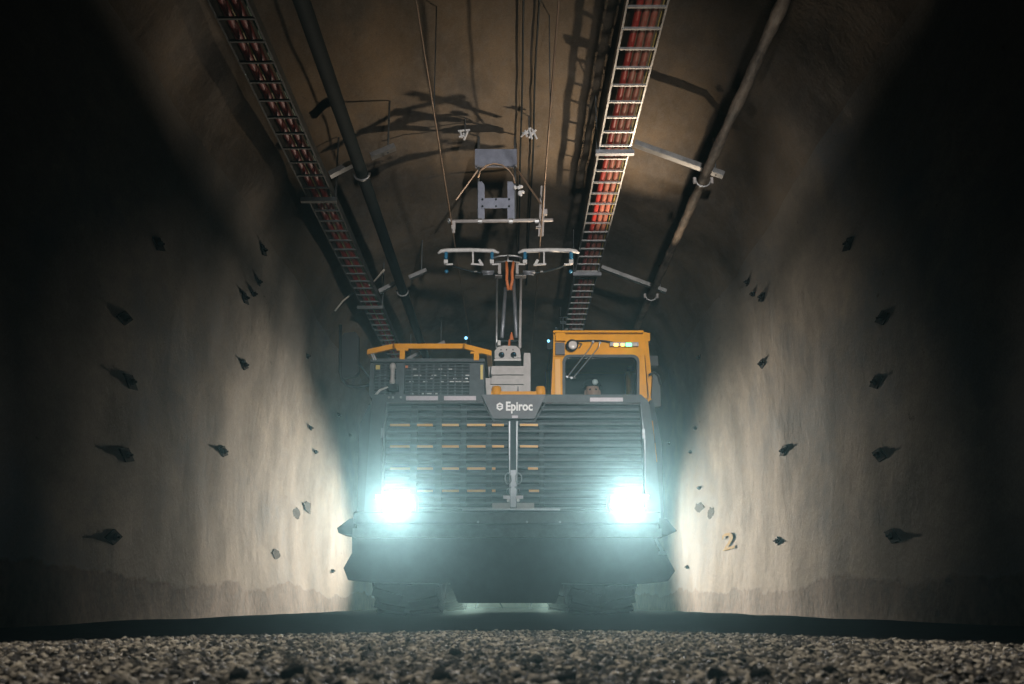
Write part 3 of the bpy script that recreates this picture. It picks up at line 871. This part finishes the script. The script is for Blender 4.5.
for x, y in ((-0.985, 10.35), (0.86 + 0.035, 10.35), (-0.985, 15.6), (0.895, 15.6)):
    px = P(410.5, 600, 10.35).x if x < 0 else P(598.5, 600, 10.35).x
    wv = piece('wheel', rim_me, truck, (px, y, 0.825))
    piece('tyre', tyre_me, wv, (px, y, 0.825))
db = part('dump_body', MB().hexa([(-1.3, 12.6, 0.95), (1.3, 12.6, 0.95), (1.42, 18.2, 0.95), (-1.42, 18.2, 0.95), (-1.42, 12.3, 2.25), (1.42, 12.3, 2.25), (1.45, 18.6, 2.35), (-1.45, 18.6, 2.35)]), 'slate_dark', truck, 0.03)
part('body_rim', MB().bar((-1.42, 12.3, 2.27), (-1.45, 18.6, 2.37), 0.12, 0.1).bar((1.42, 12.3, 2.27), (1.45, 18.6, 2.37), 0.12, 0.1).bar((-1.42, 12.3, 2.27), (1.42, 12.3, 2.27), 0.12, 0.1), 'slate_dark', db, 0.01)
part('rear_deck', MB().box((-1.4, 11.3, 1.0), (1.4, 12.1, 1.9)), 'slate_dark', truck, 0.02)
wl = part('added_deck_lamp', MB().box((1.52, 11.38, 2.82), (1.72, 11.5, 2.94)).box((1.36, 11.4, 2.78), (1.56, 11.48, 2.84)), 'black_plastic', truck, 0.01)  # unseen fixture added for the light on the roof

# ------------------------------------------------------------------ driver
pc = P(592.5, 392, 10.95)
hz = pc.z
px_ = pc.x
person = thing('person', 'person in orange work clothes and white cap lamp sitting at the wheel in the cab', 'person', (px_, 11.0, 1.66))
me = bpy.data.meshes.new('body')
J = {}
vl, el, rl = [], [], []


def jv(p, r, par=None):
    vl.append(p); rl.append(r)
    if par is not None:
        el.append((par, len(vl) - 1))
    return len(vl) - 1


z_ = hz - 0.11 - 1.66   # chin height above the seat
pel = jv((0, 0, 0.10), 0.15)
w1 = jv((0, 0.03, 0.26), 0.14, pel)
ch = jv((0, 0.03, 0.44), 0.16, w1)
nk = jv((0, 0.0, z_ - 0.02), 0.065, ch)
n2 = jv((0, -0.02, z_ + 0.04), 0.06, nk)
for s_ in (-1, 1):
    sh = jv((s_ * 0.19, 0.02, 0.47), 0.075, ch)
    eb = jv((s_ * 0.25, -0.16, 0.27), 0.052, sh)
    wr = jv((s_ * 0.15, -0.40, 0.32), 0.036, eb)
    hnd = jv((s_ * 0.14, -0.47, 0.34), 0.04, wr)
    for q, (dx, dz) in enumerate(((-0.025, 0.02), (-0.008, 0.035), (0.01, 0.035), (0.026, 0.02))):
        k1 = jv((s_ * 0.14 + dx, -0.53, 0.34 + dz), 0.009, hnd)
        k2 = jv((s_ * 0.14 + dx, -0.545, 0.31 + dz), 0.008, k1)
    hp = jv((s_ * 0.10, -0.05, 0.09), 0.10, pel)
    kn = jv((s_ * 0.13, -0.42, 0.10), 0.075, hp)
    an_ = jv((s_ * 0.13, -0.46, -0.20), 0.05, kn)
me.from_pydata(vl, el, [])
bo = link('body', me, 'coverall', person)
sk = bo.modifiers.new('skin', 'SKIN')
for i, r in enumerate(rl):
    me.skin_vertices[0].data[i].radius = (r, r)
me.skin_vertices[0].data[0].use_root = True
sb = bo.modifiers.new('sub', 'SUBSURF'); sb.levels = 1; sb.render_levels = 2
head = MB()
hp_ = Vector((px_, 10.95, hz))
head.ball(hp_, 0.1, 3, (0.78, 0.95, 1.2))
for v in head.bm.verts:
    d = v.co - hp_
    if d.z < -0.02:
        v.co.x = hp_.x + d.x * (1 + d.z * 2.2)
    if d.y < -0.07 and abs(d.x) < 0.02 and -0.045 < d.z < 0.02:
        v.co.y -= 0.022
    if d.y < -0.06 and 0.015 < abs(d.x) < 0.05 and 0.0 < d.z < 0.035:
        v.co.y += 0.012
    if d.y < -0.06 and abs(d.x) < 0.03 and -0.075 < d.z < -0.06:
        v.co.y += 0.006
for s_ in (-1, 1):
    head.ball(hp_ + Vector((s_ * 0.08, 0.01, -0.005)), 0.03, 2, (0.4, 0.8, 1.1))
hd_ = part('head', head, 'skin', person, smooth=True)
for s_ in (-1, 1):
    part('eye', MB().ball(hp_ + Vector((s_ * 0.032, -0.078, 0.012)), 0.013, 2), 'slate_dark', hd_, smooth=True)
hel = MB()
hel.lathe([(0.03, 0.112), (0.032, 0.104), (0.06, 0.104), (0.10, 0.085), (0.13, 0.05), (0.14, 0.0001)], hp_ + Vector((0, 0.01, 0.02)), 'z', 24, cap=False)
he = part('helmet', hel, 'slate_dark', person, smooth=True)
part('cap_lamp', MB().lathe([(0.03, 0.026), (-0.02, 0.034), (-0.035, 0.026)], hp_ + Vector((0.02, -0.115, 0.085)), 'y', 14), 'white_paint', he, smooth=True)

# ------------------------------------------------------------------ cable ladders, cables, pipes
SP = 0.30


def cable_ladder(cx, z, wdt, label, cables, y0, phase, mt, group='cable ladders under the roof'):
    t = thing('cable_ladder', label, 'cable ladder', (cx, 4.0, z), group)
    for s_ in (-1, 1):
        part('side_rail', MB().box((cx + s_ * wdt / 2 - 0.008, 4.0, z - 0.03), (cx + s_ * wdt / 2 + 0.008, 27.0, z + 0.05)), mt, t)
    rung = shared('rung', MB().box((-wdt / 2, -0.011, -0.012), (wdt / 2, 0.011, 0.006)), mt)
    y = 4.0 + phase
    while y < 27:
        piece('rung', rung, t, (cx, y, z - 0.02)); y += SP
    return t


XR, ZR, WR = 1.035, 4.58, 0.31
XL, ZL, WL = -1.975, 4.19, 0.27
cable_ladder(XR, ZR, WR, 'bright galvanised cable ladder carrying three red cables, right of the trolley wires', 3, 4, 0.05, 'galv')
cable_ladder(XL, ZL, WL, 'dim cable ladder with two red cables, above the left wall', 2, 4, 0.2, 'dark_galv')  # darker metal stands in for the weaker light on this ladder


def cable(name, x, z, r, m_, label, cat='cable', group=None, y0=4.0, y1=27.0, wob=0.006, seed=0):
    n = 60
    pts = [Vector((x + wob * noise.noise(Vector((seed, i * 0.35, 1))), y0 + (y1 - y0) * i / n, z + 0.3 * wob * noise.noise(Vector((seed, i * 0.5, 4))))) for i in range(n + 1)]
    return single(name, MB().tube(pts, r, 10), m_, label, cat, group, at=(x, y0, z), smooth=True)


for i, (dx, q, lb_) in enumerate(((-0.050, 'red_cable', 'red power cable nearest the trolley wires on the bright ladder'),
                                  (0.018, 'dusty_red_cable', 'middle one of three red cables on the bright ladder'),
                                  (0.086, 'dusty_red_cable', 'dusty red cable beside the yellow wire on the bright ladder'))):
    cable('power_cable', XR + dx, ZR + 0.022, 0.030, q, lb_, group='red cables on the ladders', seed=i)
cable('signal_wire', XR + 0.134, ZR + 0.004, 0.006, 'yellow_wire', 'thin yellow wire along the right edge of the bright ladder', 'wire', seed=5)
cable('power_cable', XL - 0.06, ZL + 0.02, 0.033, 'red_cable', 'left red cable of the pair on the dim ladder', group='red cables on the ladders', seed=7)
cable('power_cable', XL + 0.035, ZL + 0.02, 0.033, 'red_cable', 'right red cable of the pair on the dim ladder', group='red cables on the ladders', seed=8)
cable('signal_wire', XL - 0.012, ZL + 0.004, 0.006, 'yellow_wire', 'thin yellow wire between the two red cables of the dim ladder', 'wire', seed=9)
cable('signal_wire', XL + 0.10, ZL + 0.01, 0.008, 'green_wire', 'thin green wire inside the dim ladder', 'wire', seed=10)

# pipes
single('air_pipe', MB().tube([(-1.5, 4.0 + i, 4.27) for i in range(24)], 0.062, 14), 'dark_pipe', 'smooth dark pipe along the roof beside the dim ladder', 'pipe', at=(-1.5, 4, 4.27), smooth=True)
crust = MB()
cp, cr = [], []
for i in range(420):
    y = 4.0 + i * 0.05
    nn = noise.noise(Vector((3, y * 2.3, 0)))
    cp.append(Vector((1.91 + 0.008 * noise.noise(Vector((1, y * 1.3, 7))), y, 4.21 + 0.008 * noise.noise(Vector((5, y * 1.3, 2))))))
    cr.append(0.046 + 0.012 * nn + 0.006 * noise.noise(Vector((8, y * 9, 0))))
crust.tube(cp, cr, 12)
single('water_pipe', crust, 'crust_pipe', 'crusted flaking pipe running along the upper right wall', 'pipe', at=(1.91, 4, 4.21), smooth=True)


def channel(a, b, wdt=0.085, ht=0.045):
    """open steel channel from a to b"""
    a, b = Vector(a), Vector(b)
    d = (b - a).normalized(); n = d.cross(Vector((0, 1, 0))).normalized()
    if n.z < 0:
        n = -n
    m_ = MB()
    for off, w_, h_ in ((0, wdt, 0.008),):
        m_.bar(a, b, w_, h_, n)
    for s_ in (-1, 1):
        e = Vector((0, s_ * wdt / 2, 0)) + n * (ht / 2)
        m_.bar(a + e, b + e, 0.008, ht, n)
    return m_


where = {9.25: 'in the photo\'s upper part', 13.1: 'just above the truck', 17.0: 'deep behind the truck'}
for y in (9.25, 13.1, 17.0):
    near = {9.25: 'nearest', 13.1: 'middle', 17.0: 'farthest'}[y]
    # right: cross bar under ladder plus slanting strut to the wall
    r = thing('support_bracket', f'{near} steel bracket from the bright cable ladder to the crusted pipe', 'bracket', (XR, y, ZR - 0.06), 'brackets on the right side of the roof')
    part('cross_bar', MB().box((XR - 0.19, y - 0.03, ZR - 0.075), (XR + 0.20, y + 0.03, ZR - 0.03)), 'grey_steel', r, 0.003)
    part('strut', channel((XR + 0.20, y, ZR + 0.03), (2.12, y, 4.26)), 'galv', r)
    for dx in (0.175, -0.175):
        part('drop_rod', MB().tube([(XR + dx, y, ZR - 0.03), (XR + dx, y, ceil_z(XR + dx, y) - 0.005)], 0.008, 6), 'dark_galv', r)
    part('anchor_rod', MB().tube([(2.05, y, 4.28), (2.05, y, ceil_z(2.05, y) - 0.005)], 0.010, 6), 'dark_galv', r)
    part('pipe_clamp', MB().tube([(1.91 + 0.075 * math.cos(a), y - 0.05, 4.21 + 0.075 * math.sin(a)) for a in [PI + k * PI / 8 for k in range(9)]], 0.010, 6), 'galv', r, smooth=True)
    for dx in (-0.085, 0.085):
        part('clamp_nut', MB().lathe([(-0.03, 0.018), (0.03, 0.018)], (1.91 + dx, y - 0.05, 4.20), 'z', 6), 'light_grey', r)
    # left
    yl = y + 0.3
    r = thing('support_bracket', f'{near} steel bracket holding the dark pipe and the dim ladder', 'bracket', (XL, yl, ZL - 0.06), 'brackets on the left side of the roof')
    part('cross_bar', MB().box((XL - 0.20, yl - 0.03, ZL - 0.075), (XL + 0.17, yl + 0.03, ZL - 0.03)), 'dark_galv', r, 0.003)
    part('strut', channel((XL + 0.16, yl - 0.35, ZL + 0.05), (-1.60, yl - 0.35, 4.36)), 'galv', r)
    part('strut', channel((-1.41, yl - 0.35, 4.44), (-1.17, yl - 0.35, 4.55)), 'galv', r)
    part('pipe_clamp', MB().tube([(-1.5 + 0.08 * math.cos(a), yl - 0.38, 4.27 + 0.08 * math.sin(a)) for a in [PI + k * PI / 8 for k in range(9)]], 0.012, 6), 'galv', r, smooth=True)
    for x_, y_, z_b in ((-1.25, yl - 0.35, 4.5), (XL + 0.155, yl, ZL - 0.05)):
        part('anchor_rod', MB().tube([(x_, y_, z_b), (x_, y_, ceil_z(x_, y_) - 0.005)], 0.010, 6), 'dark_galv', r)

# loose cable looping from the dim ladder to the wall
single('loose_cable', MB().tube([PZ(402 - 10, 270, ZL - 0.04) + Vector((-0.1, 0, 0)), P(372, 284, 13.6), P(355, 291, 13.3), P(343, 301, 13.2), P(335, 311, 13.2)], 0.013, 8), 'pale_wire', 'pale loose cable drooping from the dim ladder to the left wall', 'cable', at=P(355, 291, 13.3), smooth=True)

# ------------------------------------------------------------------ trolley wires and the hanging gantry
ZT = P(470, 250, YP).z + 0.036


def wire(x0, z0_, label, r=0.008, m_='copper_wire', y0=4.0, y1=26.0, sag=0.02):
    pts = [Vector((x0, y0 + (y1 - y0) * i / 40, z0_ - 0 * sag * math.sin(i / 40 * PI * 3) ** 2)) for i in range(41)]
    return single('trolley_wire', MB().tube(pts, r, 6), m_, label, 'wire', 'overhead trolley wires', at=(x0, y0, z0_), smooth=True)


wire(-0.665, ZT, 'left overhead trolley wire above the left contact strip')
wire(0.325, ZT, 'right overhead trolley wire above the right contact strip')
wire(0.345, ZT + 0.26, 'messenger wire just above the right trolley wire', 0.007)
YH = 10.3
gt = thing('wire_gantry', 'blue-grey hanging steel frame that carries the trolley wires under the roof', 'gantry', P(496, 150, YH))
part('top_plate', MB().box(P(476.5, 149, YH - 0.02), P(514.5, 167.5, YH + 0.02)).box(P(475, 149, YH - 0.04), P(478.5, 168.5, YH + 0.06)).box(P(513, 149, YH - 0.04), P(517, 168.5, YH + 0.06)), 'gantry_paint', gt, 0.004)
for a, b in ((478, 484.5), (507.5, 514.5)):
    part('leg', MB().prism([P(a, 181.5, YH - 0.02), P(b - 2.5, 181.5, YH - 0.02), P(b, 185, YH - 0.02), P(b, 219, YH - 0.02), P(a, 219, YH - 0.02)], (0, 0.05, 0)), 'gantry_paint', gt, 0.003)
part('cross_plate', MB().box(P(482, 198, YH - 0.03), P(509, 208.5, YH - 0.02)), 'gantry_paint', gt)
for p in ((482.5, 199.5), (496, 199.5), (509, 199.5), (482.5, 206.5), (496, 206.5), (509, 206.5)):
    part('plate_bolt', MB().lathe([(-0.012, 0.012), (0.0, 0.012)], P(p[0], p[1], YH - 0.03), 'y', 6), 'slate_dark', gt)
for px in (478.5, 515):
    part('hanger', MB().tube([P(px, 219, YH), P(px, 137, YH + 0.02)], 0.014, 8), 'dark_galv', gt)
part('arched_cable', MB().tube([P(478, 178, YH - 0.05), P(480, 171, YH - 0.06), P(486, 165.5, YH - 0.07), P(494, 163.5, YH - 0.07), P(502, 165, YH - 0.07), P(509, 170, YH - 0.06), P(513.5, 177, YH - 0.05), P(514.5, 183, YH - 0.05)], 0.010, 8), 'copper_wire', gt, smooth=True)
part('cross_tube', MB().tube([P(448, 221.5, YH), P(553, 220, YH)], 0.020, 10), 'light_grey', gt, smooth=True)
for px in (450, 480, 511, 537):
    part('tube_clamp', MB().tube([P(px - 2, 221.0, YH), P(px + 2, 221.0, YH)], 0.034, 8), 'galv', gt)
part('brace', MB().tube([P(478, 170, YH), P(456, 200, YH + 0.05)], 0.010, 6), 'copper_wire', gt)
part('brace', MB().tube([P(516, 168, YH), P(541, 204, YH - 0.02)], 0.012, 6), 'copper_wire', gt)
part('wire_hanger', MB().box(P(451.5, 221, YH - 0.02), P(455.5, 230, YH + 0.02)).tube([P(453.5, 228, YH), P(453.5, 233, YH)], 0.016, 8), 'light_grey', gt, 0.003)
part('wire_hanger', MB().tube([P(541.5, 186, YH), P(539, 236, YH)], 0.012, 8).tube([P(544.5, 186, YH), P(542.5, 236, YH)], 0.012, 8).box(P(536, 226, YH - 0.03), P(541, 229, YH + 0.03)).box(P(541, 209, YH - 0.03), P(547, 216, YH + 0.03)), 'light_grey', gt, 0.002)
rng = random.Random(5)
fit = MB()
for k in range(7):
    c = P(519 + rng.uniform(-4, 4), 189 + rng.uniform(-4, 7), YH - 0.06)
    fit.ball(c, rng.uniform(0.018, 0.030), 1, (1, 1, rng.uniform(.6, 1.3)))
part('white_fitting', fit, 'white_letter', gt)
# the two white-painted anchor clusters at the roof
for nm, cx, segs in (('left', 465, ((458, 131, 470, 130), (460, 130, 462, 138), (459, 137, 467, 135), (468, 131, 464, 140), (463, 133, 466, 136))),
                     ('right', 529, ((521, 137, 531, 128), (529, 128, 532, 139), (525, 130, 527, 137), (532, 129, 537, 139), (536, 130, 529, 138), (522, 133, 535, 133)))):
    t_ = thing('anchor_clip', f'white spiky anchor clip on the roof above the {nm} side of the hanging frame', 'clip', P(cx, 134, 9.86), 'white clips above the hanging frame')
    for a, b, c, d in segs:
        part('clip_bar', MB().bar(P(a, b, 9.85), P(c, d, 9.87), 0.014, 0.016), 'white_letter', t_)
    part('clip_stem', MB().tube([P(cx, 136, 9.86), Vector((P(cx, 136, 9.86).x, 9.86, ceil_z(P(cx, 136, 9.86).x, 9.86) - 0.004))], 0.008, 6), 'dark_galv', t_)
# hanger wires between roof and trolley wires
for x, y, nm in ((-0.665, 7.7, 'thin drop wire nearest the camera above the left trolley wire'), (0.335, 7.9, 'thin drop wire nearest the camera above the right trolley wire')):
    single('drop_wire', MB().tube([(x, y, ZT), (x, y + 0.02, ceil_z(x, y) + 0.05)], 0.005, 6), 'dark_galv', nm, 'wire', 'drop wires', at=(x, y, ZT))
# thin service wires close under the roof
for i, (x, dz, lb_) in enumerate(((0.10, 0.08, 'dark thin wire close under the roof crown'), (0.24, 0.06, 'second dark thin wire under the roof, toward the bright ladder'))):
    pts = [(x + 0.02 * noise.noise(Vector((i, y * 0.4, 2))), y, ceil_z(x, y) - dz) for y in np.arange(4.0, 16.0, 0.4)]
    single('service_wire', MB().tube(pts, 0.010, 6), 'slate_dark', lb_, 'wire', 'thin wires under the roof', at=pts[0], smooth=True)

for i, (x, y, z) in enumerate(TRIPOD + [FRONT]):  # fixtures for the added tripod lights, all out of view
    tp = thing('added_tripod_lamp', ('added yellow work lamp on a tripod, unseen behind the truck, at its left rear corner', 'added yellow work lamp on a tripod, unseen behind the truck, at its right rear corner', 'added yellow work lamp on a tripod, unseen behind the viewer')[i], 'lamp', (x, y, 0.0), 'added tripod work lamps')
    part('lamp_housing', MB().box((x - 0.2, y - 0.03, z - 0.16), (x + 0.2, y + 0.09, z + 0.16)), 'yellow_paint', tp, 0.015)
    part('pole', MB().tube([(x, y + 0.04, 0.55), (x, y + 0.04, z - 0.12)], 0.018, 8), 'black_plastic', tp)
    for k in range(3):
        a = k * 2 * PI / 3
        part('leg', MB().tube([(x, y + 0.04, 0.75), (x + 0.42 * math.cos(a), y + 0.04 + 0.42 * math.sin(a), 0.012)], 0.014, 8), 'black_plastic', tp)
fl = thing('added_down_lamp', 'added down lamp hanging from the roof, out of view over the foreground gravel', 'lamp', (-0.3, 3.6, 4.7))  # out-of-view fixture for the light added over the gravel
part('lamp_shade', MB().lathe([(-0.02, 0.17), (0.06, 0.12), (0.12, 0.05), (0.13, 0.02)], (-0.3, 3.6, 4.62), 'z', 20, cap=False), 'black_plastic', fl, smooth=True)
part('lamp_cord', MB().tube([(-0.3, 3.6, 4.74), (-0.3, 3.6, ceil_z(-0.3, 3.6) - 0.01)], 0.01, 8), 'dark_galv', fl)

# ------------------------------------------------------------------ rock bolts, spalls and paint on the walls
def bolt_mesh(hy, hz_, th, mt='bolt_steel'):
    m_ = MB()
    o_ = [(0, hy, 0), (0, 0, hz_), (0, -hy, 0), (0, 0, -hz_)]
    m_.prism([Vector(q) + Vector((-0.01, 0, 0)) for q in o_], (th, 0, 0))
    m_.lathe([(0, 0.030), (th + 0.012, 0.024)], (0, 0, 0), 'x', 8)
    m_.lathe([(0, 0.010), (th + 0.03, 0.010)], (0, 0, 0), 'x', 6)
    return shared('rock_bolt_plate', m_, mt)


BIG, SMALL = bolt_mesh(0.15, 0.055, 0.022), bolt_mesh(0.09, 0.030, 0.02)
RUST = bolt_mesh(0.09, 0.045, 0.03, 'rust_steel')
bolts = [  # px, py, size, label
    (263, 250, 1, 'dark rock bolt plate high on the left wall, near the dim ladder'),
    (244.7, 298, 1, 'dark rock bolt plate on the left wall, lowest of a close group of three'),
    (253, 294, 0, 'tiny bolt in the middle of the close group of three on the left wall'),
    (258, 282, 0, 'small bolt topmost in the close group of three on the left wall'),
    (244, 365, 1, 'diamond rock bolt plate on the left wall level with the mirror'),
    (223, 451.5, 1, 'diamond rock bolt plate in the bluish patch of the left wall'),
    (310, 428, 0, 'star-shaped small bolt on the left wall beside the hood'),
    (315, 452, 0, 'tiny bolt just below the star-shaped bolt on the left wall'),
    (338, 415, 0, 'tiny bolt on the left wall just under the big mirror'),
    (349, 435, 0, 'tiny bolt on the left wall against the truck fender'),
    (307, 356, 0, 'small bolt on the left wall left of the big mirror'),
    (332, 571, 0, 'small bolt low on the left wall next to the bumper'),
    (158, 244, 1, 'faint bolt plate in the dark upper left wall'),
    (124, 318, 1, 'faint bolt plate in the dark left wall, second from the top'),
    (130, 382, 1, 'faint bolt plate in the dark left wall, third from the top'),
    (126, 455, 1, 'faint bolt plate in the dark left wall, fourth from the top'),
    (113, 537, 1, 'faint bolt plate in the dark left wall, lowest'),
    (743, 250, 1, 'dark rock bolt plate high on the right wall, near the crusted pipe'),
    (762, 297, 1, 'dark rock bolt plate on the right wall, lowest of a close group of three'),
    (753.6, 294, 0, 'tiny bolt in the middle of the close group of three on the right wall'),
    (748, 282, 0, 'small bolt topmost in the close group of three on the right wall'),
    (762, 364, 1, 'diamond rock bolt plate on the right wall level with the cab window'),
    (783.8, 451, 1, 'diamond rock bolt plate in the bluish patch of the right wall'),
    (696, 428, 0, 'star-shaped small bolt on the right wall beside the hood'),
    (691, 452, 0, 'tiny bolt just below the star-shaped bolt on the right wall'),
    (700, 488, 0, 'small bolt with a short arm above the spalled patch on the right wall'),
    (669.5, 443, 0, 'tiny bolt on the right wall against the truck fender'),
    (699, 357, 0, 'small bolt on the right wall right of the cab'),
    (687.7, 567, 0, 'small bolt low on the right wall next to the bumper'),
    (778.5, 541, 2, 'small rusty bolt plate low on the right wall beside the yellow mark'),
    (849, 244, 1, 'faint bolt plate in the dark upper right wall'),
    (883, 318, 1, 'faint bolt plate in the dark right wall, second from the top'),
    (877, 382, 1, 'faint bolt plate in the dark right wall, third from the top'),
    (880, 455, 1, 'faint bolt plate in the dark right wall, fourth from the top'),
    (893, 536, 1, 'faint bolt plate in the dark right wall, lowest'),
]
for px, py, sz, lb_ in bolts:
    p = on_wall(px, py)
    o = bpy.data.objects.new('rock_bolt_plate', (SMALL, BIG, RUST)[sz])
    C.objects.link(o)
    o.location = p
    o.rotation_euler = (random.uniform(-0.3, 0.3), 0, PI if p.x > 0 else 0)
    tag(o, lb_, 'bolt', 'rock bolts on the walls')
# spalled patches
for px, py, ry, rz in ((296, 513, 0.14, 0.085), (309, 508, 0.22, 0.08), (276, 553.5, 0.12, 0.055), (711, 513, 0.14, 0.085), (699, 508, 0.22, 0.08)):
    p = on_wall(px, py)
    s_ = 1 if p.x > 0 else -1
    q = MB()
    ring_, n = [], 18
    for k in range(n):
        a = 2 * PI * k / n
        rr_ = 1 + 0.55 * noise.noise(Vector((px, math.cos(a) * 2.2, math.sin(a) * 1.6)))
        ring_.append(Vector((p.x - s_ * 0.004, p.y + 1.6 * ry * rr_ * math.cos(a), p.z + rz * rr_ * math.sin(a))))
    q.prism(ring_, (s_ * 0.05, 0, 0))
    part('spalled_patch', q, 'spall', wall_left if s_ < 0 else wall_right)
# yellow sprayed figure on the right wall
tm = text_mesh('sprayed_figure', '2', 0.30, 'yellow_spray', 0.002, 0.004)
p = on_wall(723, 551)
o = piece('sprayed_figure', tm, wall_right, p + Vector((-0.012, 0, 0)), (PI / 2, 0, -PI / 2), (5.5, 1, 1))

# ------------------------------------------------------------------ gravel in the foreground
bed = MB()
bmesh.ops.create_grid(bed.bm, x_segments=90, y_segments=90, size=1, matrix=Matrix.Translation((0, 2.6, 0)) @ Matrix.Diagonal((2.72, 2.2, 1, 1)))


def edge_y(x):
    return max(1.3, 3.8 - 0.62 * x * x) + 0.10 * noise.noise(Vector((x * 2, 0, 9)))


for v in bed.bm.verts:
    lim = edge_y(v.co.x)
    h = 0.006 + 0.008 * noise.noise(Vector((v.co.x * 1.4, v.co.y * 1.4, 0)))
    if v.co.y > lim - 0.15:
        h = max(-0.03, h - (v.co.y - lim + 0.15) * 0.2)
    v.co.z = h
o = link('gravel_bed', bed.mesh('gravel_bed', smooth=True), 'gravel_bed')
o['kind'] = 'structure'


def bed_h(x, y):
    return 0.006 + 0.008 * noise.noise(Vector((x * 1.4, y * 1.4, 0)))


tmp = bmesh.new(); bmesh.ops.create_icosphere(tmp, subdivisions=1, radius=1.0)
tmp.verts.ensure_lookup_table()
iv = np.array([v.co[:] for v in tmp.verts]); ifc = np.array([[v.index for v in f.verts] for f in tmp.faces]); tmp.free()
rs = np.random.RandomState(4)
NV = len(iv)


def stones(n, smin, smax, name, matn):
    allv = np.empty((n * NV, 3), np.float32)
    k = 0
    while k < n:
        y = 1.15 + 3.6 * rs.rand() ** 0.9
        x = (rs.rand() * 2 - 1) * min(2.5, 0.62 * y + 0.25)
        if y > edge_y(x):
            continue
        s = smin + (smax - smin) * rs.rand() ** 2.6
        d = iv * (1 + 0.42 * (rs.rand(NV, 1) - 0.5)) * np.array([1, 0.6 + 0.5 * rs.rand(), 0.45 + 0.4 * rs.rand()])
        e = Euler((rs.rand() * 0.9, rs.rand() * 0.9, rs.rand() * 6.28)).to_matrix()
        d = d @ np.array(e).T * s
        allv[k * NV:(k + 1) * NV] = d + np.array([x, y, bed_h(x, y) + s * 0.30])
        k += 1
    faces = (ifc[None, :, :] + (np.arange(n) * NV)[:, None, None]).reshape(-1)
    me = bpy.data.meshes.new(name)
    me.vertices.add(n * NV); me.vertices.foreach_set('co', allv.ravel())
    nf = n * len(ifc)
    me.loops.add(nf * 3); me.loops.foreach_set('vertex_index', faces.astype(np.int32))
    me.polygons.add(nf)
    me.polygons.foreach_set('loop_start', (np.arange(nf) * 3).astype(np.int32))
    me.polygons.foreach_set('use_smooth', np.zeros(nf, bool))
    me.update(calc_edges=True)
    o = link(name, me, matn)
    o['kind'] = 'stuff'
    return o


def pebble_mat(name, ca, cb):
    m = bpy.data.materials.new(name); m.use_nodes = True; M[name] = m
    t = m.node_tree; b = t.nodes['Principled BSDF']
    b.inputs['Roughness'].default_value = 0.85; b.inputs['Specular IOR Level'].default_value = 0.3
    g_ = t.nodes.new('ShaderNodeNewGeometry'); r = t.nodes.new('ShaderNodeValToRGB')
    r.color_ramp.elements[0].color = (*ca, 1); r.color_ramp.elements[1].color = (*cb, 1); r.color_ramp.elements[0].position = 0.35
    t.links.new(g_.outputs['Random Per Island'], r.inputs['Fac']); t.links.new(r.outputs['Color'], b.inputs['Base Color'])


pebble_mat('gravel_mix', (0.045, 0.042, 0.04), (0.66, 0.58, 0.46))
o = stones(60000, 0.0035, 0.0125, 'gravel', 'gravel_mix')
tag(o, 'pale beige loose gravel spread across the foreground', 'gravel')
# bigger single stones lying on the gravel
rockm = []
for k in range(5):
    b_ = MB(); b_.ball((0, 0, 0), 1.0, 2)
    for v in b_.bm.verts:
        v.co *= 1 + 0.38 * noise.noise(v.co * 1.1 + Vector((k * 7, 0, 0))) + 0.12 * noise.noise(v.co * 3 + Vector((k * 5, 0, 0)))
    rockm.append((shared('stone', b_, 'stone_dark'), None))
pale_ = []
for k in range(3):
    me2 = rockm[k][0].copy(); me2.materials[0] = M['stone_pale']; pale_.append(me2)
named = [(60, 672, 13, 1, 'dark stone on the gravel at the far left of the foreground'),
         (175, 667, 14, 1, 'dark stone on the gravel below the left wall, second from the left'),
         (240, 674, 21, 1, 'large dark stone on the gravel, left of an equally large one below the left wall'),
         (292, 673, 23, 1, 'largest dark stone on the gravel, below the left wall beside the truck'),
         (350, 668, 15, 1, 'dark stone on the gravel below the left end of the bumper'),
         (455, 652, 13, 1, 'dark stone far back on the gravel in front of the left front wheel'),
         (440, 675, 20, 1, 'dark stone close to the viewer in front of the left front wheel'),
         (538, 659, 15, 1, 'dark stone on the gravel in front of the middle of the truck'),
         (597, 664, 11, 1, 'small dark stone on the gravel in front of the right front wheel'),
         (568, 676, 20, 1, 'dark stone close to the viewer left of the right front wheel'),
         (717, 673, 20, 1, 'large dark stone on the gravel right of the truck, left one of two'),
         (762, 672, 21, 1, 'large dark stone on the gravel right of the truck, right one of two'),
         (830, 667, 14, 1, 'dark stone on the gravel below the right wall'),
         (980, 676, 15, 1, 'dark stone on the gravel at the far right of the foreground'),
         (25, 662, 12, 0, 'pale stone on the gravel at the far left of the foreground'),
         (412, 662, 10, 0, 'pale stone on the gravel in front of the left front wheel'),
         (536, 675, 13, 0, 'pale stone on the gravel in front of the middle of the truck'),
         (795, 667, 14, 0, 'pale stone on the gravel below the right wall'),
         (930, 668, 12, 0, 'pale stone on the gravel toward the far right of the foreground')]
for i, (px, py, w_, dk, lb_) in enumerate(named):
    p = PZ(px, py, 0.02)
    r = w_ * p.y / 1045 / 2
    o = bpy.data.objects.new('stone', rockm[i % 5][0] if dk else pale_[i % 3])
    C.objects.link(o)
    o.location = (p.x, p.y, bed_h(p.x, p.y) + r * 0.7)
    o.scale = (r * 1.1, r * 0.9, r * 0.9); o.rotation_euler = (0.2 * random.random(), 0.2 * random.random(), 6.28 * random.random())
    tag(o, lb_, 'stone', 'dark stones on the gravel' if dk else 'pale stones on the gravel')
